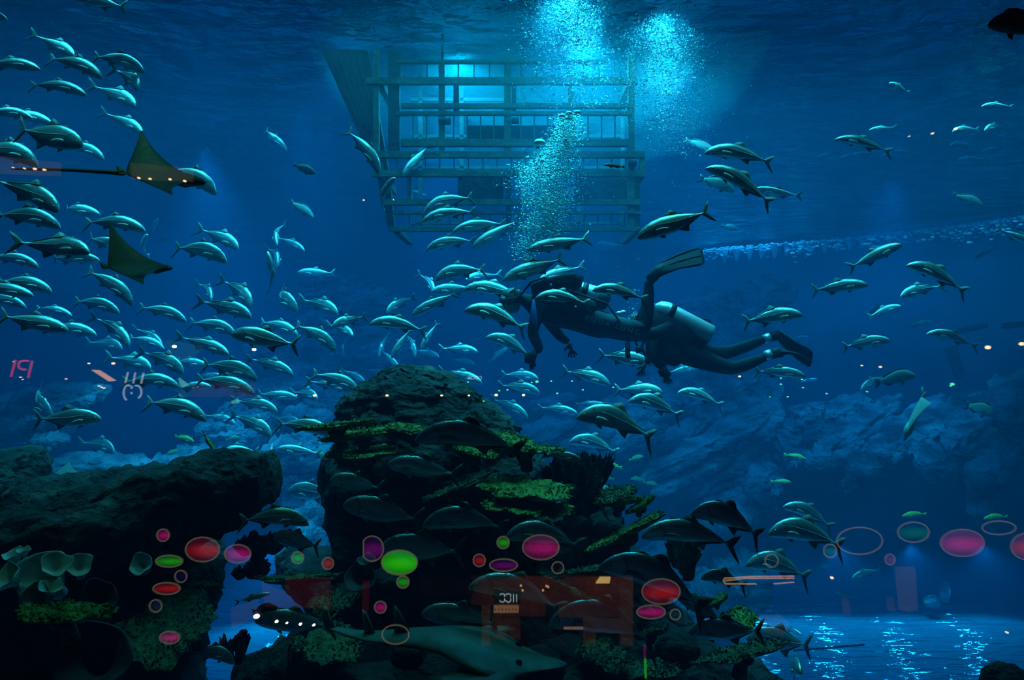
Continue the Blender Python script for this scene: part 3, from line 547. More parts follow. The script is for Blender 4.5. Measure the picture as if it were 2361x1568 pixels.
swim_fin(r2, D(1776, 819, d2-.12), D(1795, 812, d2-.12), D(1870, 834, d2-.15), (0, 1, .12), .062, .1, lab='fin seen edge on with a pale rim')
air_tank(r2, D(1510, 704, d2-.12), D(1640, 772, d2-.12), .098, .27)
under(r2, 'tank_boot', box_between(D(1560, 742, d2+.02), D(1635, 785, d2+.02), .08, .08, (0, 1, 0)).mesh('tank_boot', M['tank_dark']))
under(r2, 'buoyancy_vest', box_between(D(1490, 740, d2), D(1590, 790, d2), .24, .19, (0, 1, 0)).mesh('buoyancy_vest', M['suit']))
under(r2, 'vest_pocket', box_between(D(1500, 800, d2-.2), D(1570, 830, d2-.18), .05, .1, (0, 1, 0)).mesh('vest_pocket', M['suit']))
for a in [((1500, 700), (1480, 705), (1468, 735), (1462, 752)), ((1503, 706), (1490, 760), (1480, 800), (1488, 822)), ((1500, 712), (1470, 730), (1466, 790), (1474, 805))]:
    q = MB(); q.tube([D(x, y, d2-.25) for x, y in a], .011, 8); under(r2, 'regulator_hose', q.mesh('regulator_hose', M['rubber']))
q = MB(); q.tube([D(1470, 798, d2-.25), D(1476, 812, d2-.25)], [.03, .04], 12); under(r2, 'spare_regulator', q.mesh('spare_regulator', M['rubber']))
q = MB(); q.tube([D(1524, 850, d2-.34), D(1530, 858, d2-.34), D(1542, 868, d2-.34)], [.045, .05, .04], 10); under(r2, 'glove_cuff', q.mesh('glove_cuff', M['suit']))
for x, y, dd in [(1766, 780, .1), (1768, 818, -.12)]: q = MB(); q.tube([D(x-5, y+3, d2+dd), D(x+10, y-2, d2+dd)], .052, 12); u = under(r2, 'ankle_cuff', q.mesh('ankle_cuff', M['fin_pale2'] if 'fin_pale2' in M else M['tank'])); u['label'] = 'pale ankle cuff'
# ================================================================ FISH
def fishmat(name, back, side, belly, metal=.62, rough=.3, stripe=None):
    m, nt, N, L, b = newmat(name)
    tc = N.new('ShaderNodeTexCoord'); sp = N.new('ShaderNodeSeparateXYZ'); L.new(tc.outputs['Object'], sp.inputs[0])
    mr = N.new('ShaderNodeMapRange'); mr.inputs[1].default_value = -.16; mr.inputs[2].default_value = .16; L.new(sp.outputs['Z'], mr.inputs[0])
    r = N.new('ShaderNodeValToRGB'); e = r.color_ramp.elements; e[0].color = (*belly, 1); e[0].position = .2; e[1].color = (*back, 1); e[1].position = .88
    k = r.color_ramp.elements.new(.6); k.color = (*side, 1); L.new(mr.outputs[0], r.inputs[0])
    # gill-cover edge: a thin dark arc behind the eye
    vd = N.new('ShaderNodeVectorMath'); vd.operation = 'DISTANCE'; vd.inputs[1].default_value = (.40, 0, -.01); 
    cb = N.new('ShaderNodeCombineXYZ'); L.new(sp.outputs['X'], cb.inputs[0]); L.new(sp.outputs['Z'], cb.inputs[2]); L.new(cb.outputs[0], vd.inputs[0])
    s1 = N.new('ShaderNodeMath'); s1.operation = 'SUBTRACT'; s1.inputs[1].default_value = .125; L.new(vd.outputs['Value'], s1.inputs[0])
    s2 = N.new('ShaderNodeMath'); s2.operation = 'ABSOLUTE'; L.new(s1.outputs[0], s2.inputs[0])
    s3 = N.new('ShaderNodeMapRange'); s3.inputs[2].default_value = .012; s3.inputs[3].default_value = .45; s3.inputs[4].default_value = 1; L.new(s2.outputs[0], s3.inputs[0])
    nz = N.new('ShaderNodeTexNoise'); nz.inputs['Scale'].default_value = 9; L.new(tc.outputs['Object'], nz.inputs[0])
    n2 = N.new('ShaderNodeMapRange'); n2.inputs[3].default_value = .75; n2.inputs[4].default_value = 1.2; L.new(nz.outputs[0], n2.inputs[0])
    mu = N.new('ShaderNodeMath'); mu.operation = 'MULTIPLY'; L.new(s3.outputs[0], mu.inputs[0]); L.new(n2.outputs[0], mu.inputs[1])
    vm = N.new('ShaderNodeVectorMath'); vm.operation = 'SCALE'; L.new(r.outputs[0], vm.inputs[0]); L.new(mu.outputs[0], vm.inputs['Scale'])
    out = vm.outputs[0]
    if stripe:
        wv = N.new('ShaderNodeTexWave'); wv.bands_direction = 'Z'; wv.inputs['Scale'].default_value = 5; wv.inputs['Distortion'].default_value = .5; L.new(tc.outputs['Object'], wv.inputs[0])
        mx = N.new('ShaderNodeMixRGB'); mx.inputs[2].default_value = (*stripe, 1); L.new(wv.outputs[0], mx.inputs[0]); L.new(out, mx.inputs[1]); out = mx.outputs[0]
    L.new(out, b.inputs['Base Color']); b.inputs['Metallic'].default_value = metal; b.inputs['Roughness'].default_value = rough
    vo = N.new('ShaderNodeTexVoronoi'); vo.inputs['Scale'].default_value = 70; L.new(tc.outputs['Object'], vo.inputs[0])
    bp = N.new('ShaderNodeBump'); bp.inputs['Strength'].default_value = .12; bp.inputs['Distance'].default_value = .01; L.new(vo.outputs[0], bp.inputs['Height']); L.new(bp.outputs[0], b.inputs['Normal'])
    return m
M['silver'] = fishmat('silver_trevally_skin', (.34, .5, .46), (.55, .68, .62), (.5, .62, .56))
M['fin'] = simple('trevally_fin_membrane', (.16, .24, .2), .5)
M['fin_pale'] = simple('pale_fin_membrane', (.5, .62, .55), .45)
M['eye'] = simple('fish_eye_dark', (.01, .01, .012), .1)
M['iris'] = simple('fish_iris', (.6, .65, .5), .25, .4)
M['yellow'] = fishmat('yellow_snapper_skin', (.5, .6, .05), (.7, .8, .12), (.6, .7, .4), .1, .5, (.25, .4, .3))
M['yellowfin'] = simple('yellow_fin_membrane', (.65, .75, .05), .5)
M['rabbit'] = fishmat('rabbitfish_skin', (.45, .5, .05), (.4, .45, .1), (.35, .42, .4), .1, .5)
M['darkfish'] = fishmat('dark_reef_fish_skin', (.02, .025, .03), (.03, .04, .05), (.04, .05, .06), .1, .5)
M['darkfin'] = simple('dark_fin_membrane', (.02, .03, .035), .5)
M['grouper'] = fishmat('grouper_skin', (.12, .16, .14), (.18, .24, .2), (.25, .32, .28), .05, .6)

PROF = {   # x from snout, top, bottom, half width
 'jack': [(0,.004,-.006,.004),(.012,.036,-.024,.018),(.04,.072,-.045,.034),(.09,.11,-.072,.048),(.17,.14,-.1,.058),(.26,.153,-.118,.065),(.36,.158,-.132,.066),(.46,.145,-.138,.06),(.56,.118,-.122,.048),(.66,.082,-.088,.034),(.74,.05,-.052,.022),(.8,.026,-.028,.014),(.855,.014,-.015,.01),(.89,.02,-.02,.005)],
 'reef': [(0,.004,-.006,.004),(.02,.04,-.035,.03),(.07,.09,-.07,.055),(.14,.135,-.1,.07),(.24,.17,-.125,.08),(.36,.18,-.14,.078),(.5,.165,-.135,.065),(.62,.125,-.11,.048),(.72,.085,-.075,.032),(.8,.058,-.055,.022),(.86,.055,-.052,.012)],
 'round': [(0,.004,-.006,.004),(.03,.06,-.06,.03),(.1,.15,-.13,.05),(.2,.22,-.2,.06),(.35,.26,-.25,.065),(.5,.25,-.245,.06),(.63,.19,-.19,.045),(.74,.1,-.1,.03),(.81,.045,-.045,.018),(.87,.04,-.04,.01)]}
def interp(pr, x, j):
    for a, b_ in zip(pr[:-1], pr[1:]):
        if x <= b_[0]: t = (x-a[0])/(b_[0]-a[0]); return a[j]+(b_[j]-a[j])*t
    return pr[-1][j]
def make_kind(kind, skin, fin, tailshape, bend, arch, pec=.19, dors=None):
    """returns list of (part name, mesh, label or None)"""
    pr = PROF[kind]
    def W(x, y, z):                                  # x from snout -> local with bends
        u = x-.42; z2 = z-arch*u*u*1.3+arch*.06
        y2 = y+bend*(u*u*1.6-.12)*(1 if x > .42 else .45)+bend*.05
        return V((.5-x, y2, z2))
    q = MB(); n = 18; rings = []; xs = sorted(set([a[0] for a in pr]+[(a[0]+b_[0])/2 for a, b_ in zip(pr[:-1], pr[1:])]))
    for x in xs:
        t, bo, hw = (interp(pr, x, j) for j in (1, 2, 3)); c = (t+bo)/2; h = (t-bo)/2; r = []
        for k in range(n):
            a = 2*PI*k/n; sy, sz = math.sin(a), math.cos(a)
            r.append(W(x, hw*math.copysign(abs(sy)**1.15, sy), c+h*sz))
        rings.append(r)
    q.rings(rings); out = [('body', q.mesh('body', skin), None)]
    def fin_(name, outl, mat, thick=.008, lab=None):   # outline in (x, z) at y=0
        q = MB(); q.slab([W(x, 0, z) for x, z in outl], thick, (0, 1, 0)); out.append((name, q.mesh(name, mat), lab))
    if tailshape == 'lunate':
        fin_('tail_fin', [(.845,.012),(.87,.03),(.9,.075),(.945,.135),(1.,.185),(.985,.13),(.955,.07),(.925,.025),(.918,0),(.925,-.025),(.955,-.07),(.985,-.13),(1.,-.185),(.945,-.135),(.9,-.075),(.87,-.03),(.845,-.012)], fin)
        fin_('dorsal_fin', [(.40,.152),(.43,.175),(.47,.20),(.52,.215),(.5,.185),(.5,.162),(.53,.148),(.6,.118),(.7,.078),(.78,.042),(.83,.024),(.8,.018),(.66,.06),(.5,.12)], fin)
        fin_('anal_fin', [(.52,-.128),(.56,-.155),(.6,-.185),(.64,-.202),(.622,-.165),(.625,-.135),(.67,-.11),(.74,-.072),(.8,-.042),(.83,-.026),(.8,-.02),(.66,-.07),(.54,-.11)], fin)
        fin_('spiny_fin', [(.27,.148),(.3,.175),(.33,.168),(.38,.155),(.36,.145),(.3,.14)], fin)
        fin_('pelvic_fin', [(.25,-.105),(.29,-.15),(.34,-.175),(.335,-.14),(.33,-.115),(.3,-.1)], mfinpale, .006)
    else:
        fin_('tail_fin', [(.84,.04),(.9,.09),(.96,.125),(1.,.13),(.985,.06),(.965,0),(.985,-.06),(1.,-.13),(.96,-.125),(.9,-.09),(.84,-.04)], fin)
        top = lambda x: interp(pr, x, 1); bot = lambda x: interp(pr, x, 2)
        fin_('dorsal_fin', [(.2,top(.2)-.01),(.26,top(.26)+.05),(.4,top(.4)+.055),(.55,top(.55)+.05),(.68,top(.68)+.075),(.78,top(.78)+.05),(.8,top(.8)-.005),(.6,top(.6)-.03),(.4,top(.4)-.03)], fin)
        fin_('anal_fin', [(.55,bot(.55)+.01),(.62,bot(.62)-.06),(.7,bot(.7)-.07),(.78,bot(.78)-.03),(.8,bot(.8)+.005),(.65,bot(.65)+.03)], fin)
        fin_('pelvic_fin', [(.27,bot(.27)+.02),(.31,bot(.31)-.05),(.37,bot(.37)-.08),(.38,bot(.38)+.02)], fin)
    for s in (-1, 1):                                # long sickle pectoral, lying back and a little outwards
        hw = interp(pr, .24, 3)
        o = [(0,.012),(.03,.022),(.08,.02),(.13,.006),(pec,-.03),(.13,-.018),(.07,-.016),(0,-.014)]
        q = MB(); q.slab([W(.23+x, s*(hw*.93+.012+x*.16), -.02+z-x*.12) for x, z in o], .007, (0, 1, 0)); out.append(('pectoral_fin', q.mesh('pectoral_fin', mfinpale if kind == 'jack' else fin), None))
        e = MB(); hw = interp(pr, .085, 3); e.ball(W(.085, s*hw*.86, .028), (.017, .009, .017), 10, 6); out.append(('eye', e.mesh('eye', M['iris']), None))
        e = MB(); e.ball(W(.085, s*(hw*.86+.0045), .028), (.011, .008, .011), 8, 5); out.append(('eye_pupil', e.mesh('eye_pupil', M['eye']), None))
        if kind == 'jack':                           # raised lateral line with its hard scutes
            pts = []; k = 14
            for i in range(k+1):
                x = .24+(.86-.24)*i/k; zz = .055*math.exp(-((x-.24)/.2)**2)+.0; t, bo, h_ = (interp(pr, x, j) for j in (1, 2, 3)); c = (t+bo)/2; hh = (t-bo)/2
                u = max(-1, min(1, (zz-c)/hh)); pts.append(W(x, s*(h_*math.sqrt(max(0, 1-u*u))**1.15+.001), zz))
            l = MB(); l.tube(pts, [.0025+.003*(i/k) for i in range(k+1)], 4); out.append(('lateral_line', l.mesh('lateral_line', mfinpale), None))
    mo = MB(); mo.tube([W(.004, 0, -.002), W(.03, .026, -.018), W(.05, .034, -.026)], .0028, 4); mo.tube([W(.004, 0, -.002), W(.03, -.026, -.018), W(.05, -.034, -.026)], .0028, 4)
    out.append(('mouth', mo.mesh('mouth', M['eye']), None))
    return out
mfinpale = M['fin_pale']
KINDS = {
 'j0': make_kind('jack', M['silver'], M['fin'], 'lunate', 0, .10), 'ja': make_kind('jack', M['silver'], M['fin'], 'lunate', .12, .45),
 'jl': make_kind('jack', M['silver'], M['fin'], 'lunate', .45, .22), 'jr': make_kind('jack', M['silver'], M['fin'], 'lunate', -.45, .22),
 'y': make_kind('reef', M['yellow'], M['yellowfin'], 'fork', .1, .1, .12), 'r': make_kind('round', M['rabbit'], M['yellowfin'], 'fork', 0, .1, .1),
 'd': make_kind('round', M['darkfish'], M['darkfin'], 'fork', .1, .05, .1), 'g': make_kind('reef', M['grouper'], M['darkfin'], 'fork', .15, .15, .14)}
NAMES = {'j': 'trevally', 'y': 'yellow_snapper', 'r': 'rabbitfish', 'd': 'surgeonfish', 'g': 'grouper'}
GROUPS = {'j': 'silver trevallies of the shoal', 'y': 'small yellow snappers', 'r': 'rabbitfish at lower right', 'd': 'small dark reef fish', 'g': 'groupers'}
first = set(); taken = []
def fish(sx, sy, tx, ty, kind, L, yaw, zs, label, d=None, roll=0, depthpush=0, part_lim=True):
    px = math.hypot(sx-tx, sy-ty); cf = math.cos(math.radians(yaw)); D = d or L*.97*F*cf/px
    if d: L = px*d/(F*.97*cf)
    o = math.sin(math.radians(yaw))*L/2
    S = P(sx, sy, D-o); T = P(tx, ty, D+o); fw = (S-T).normalized(); up = V((0, 0, 1)); up = (up-fw*up.dot(fw))
    if up.length < .35: up = V((0, -.6, .4))-fw*V((0, -.6, .4)).dot(fw)
    up.normalize(); left = up.cross(fw); c = (S+T)/2-fw*0
    if roll: rm = Matrix.Rotation(math.radians(roll), 3, fw); up = rm @ up; left = rm @ left
    L = (S-T).length/.97
    mt = Matrix((fw, left, up)).transposed().to_4x4() @ Matrix.Diagonal((L, L, L*zs, 1)); mt.translation = c
    k0 = kind[0]; root = empty(NAMES[k0], c, label, 'fish', GROUPS[k0]); root.matrix_world = mt
    pl = KINDS[kind]
    pxl = px/cf if abs(yaw) < 60 else px
    for nm, me, lb in pl:
        if pxl < 62 and nm in ('eye_pupil', 'mouth', 'lateral_line', 'spiny_fin'): continue
        if nm == 'eye_pupil': continue
        o_ = link(nm, me, root)
        if nm == 'eye' and pxl >= 62:
            pm = [m_ for n_, m_, _ in pl if n_ == 'eye_pupil']; pu = link('pupil', pm[0 if me is [m_ for n_, m_, _ in pl if n_ == 'eye'][0] else 1], o_)
    taken.append((sx, sy, tx, ty, D)); return root
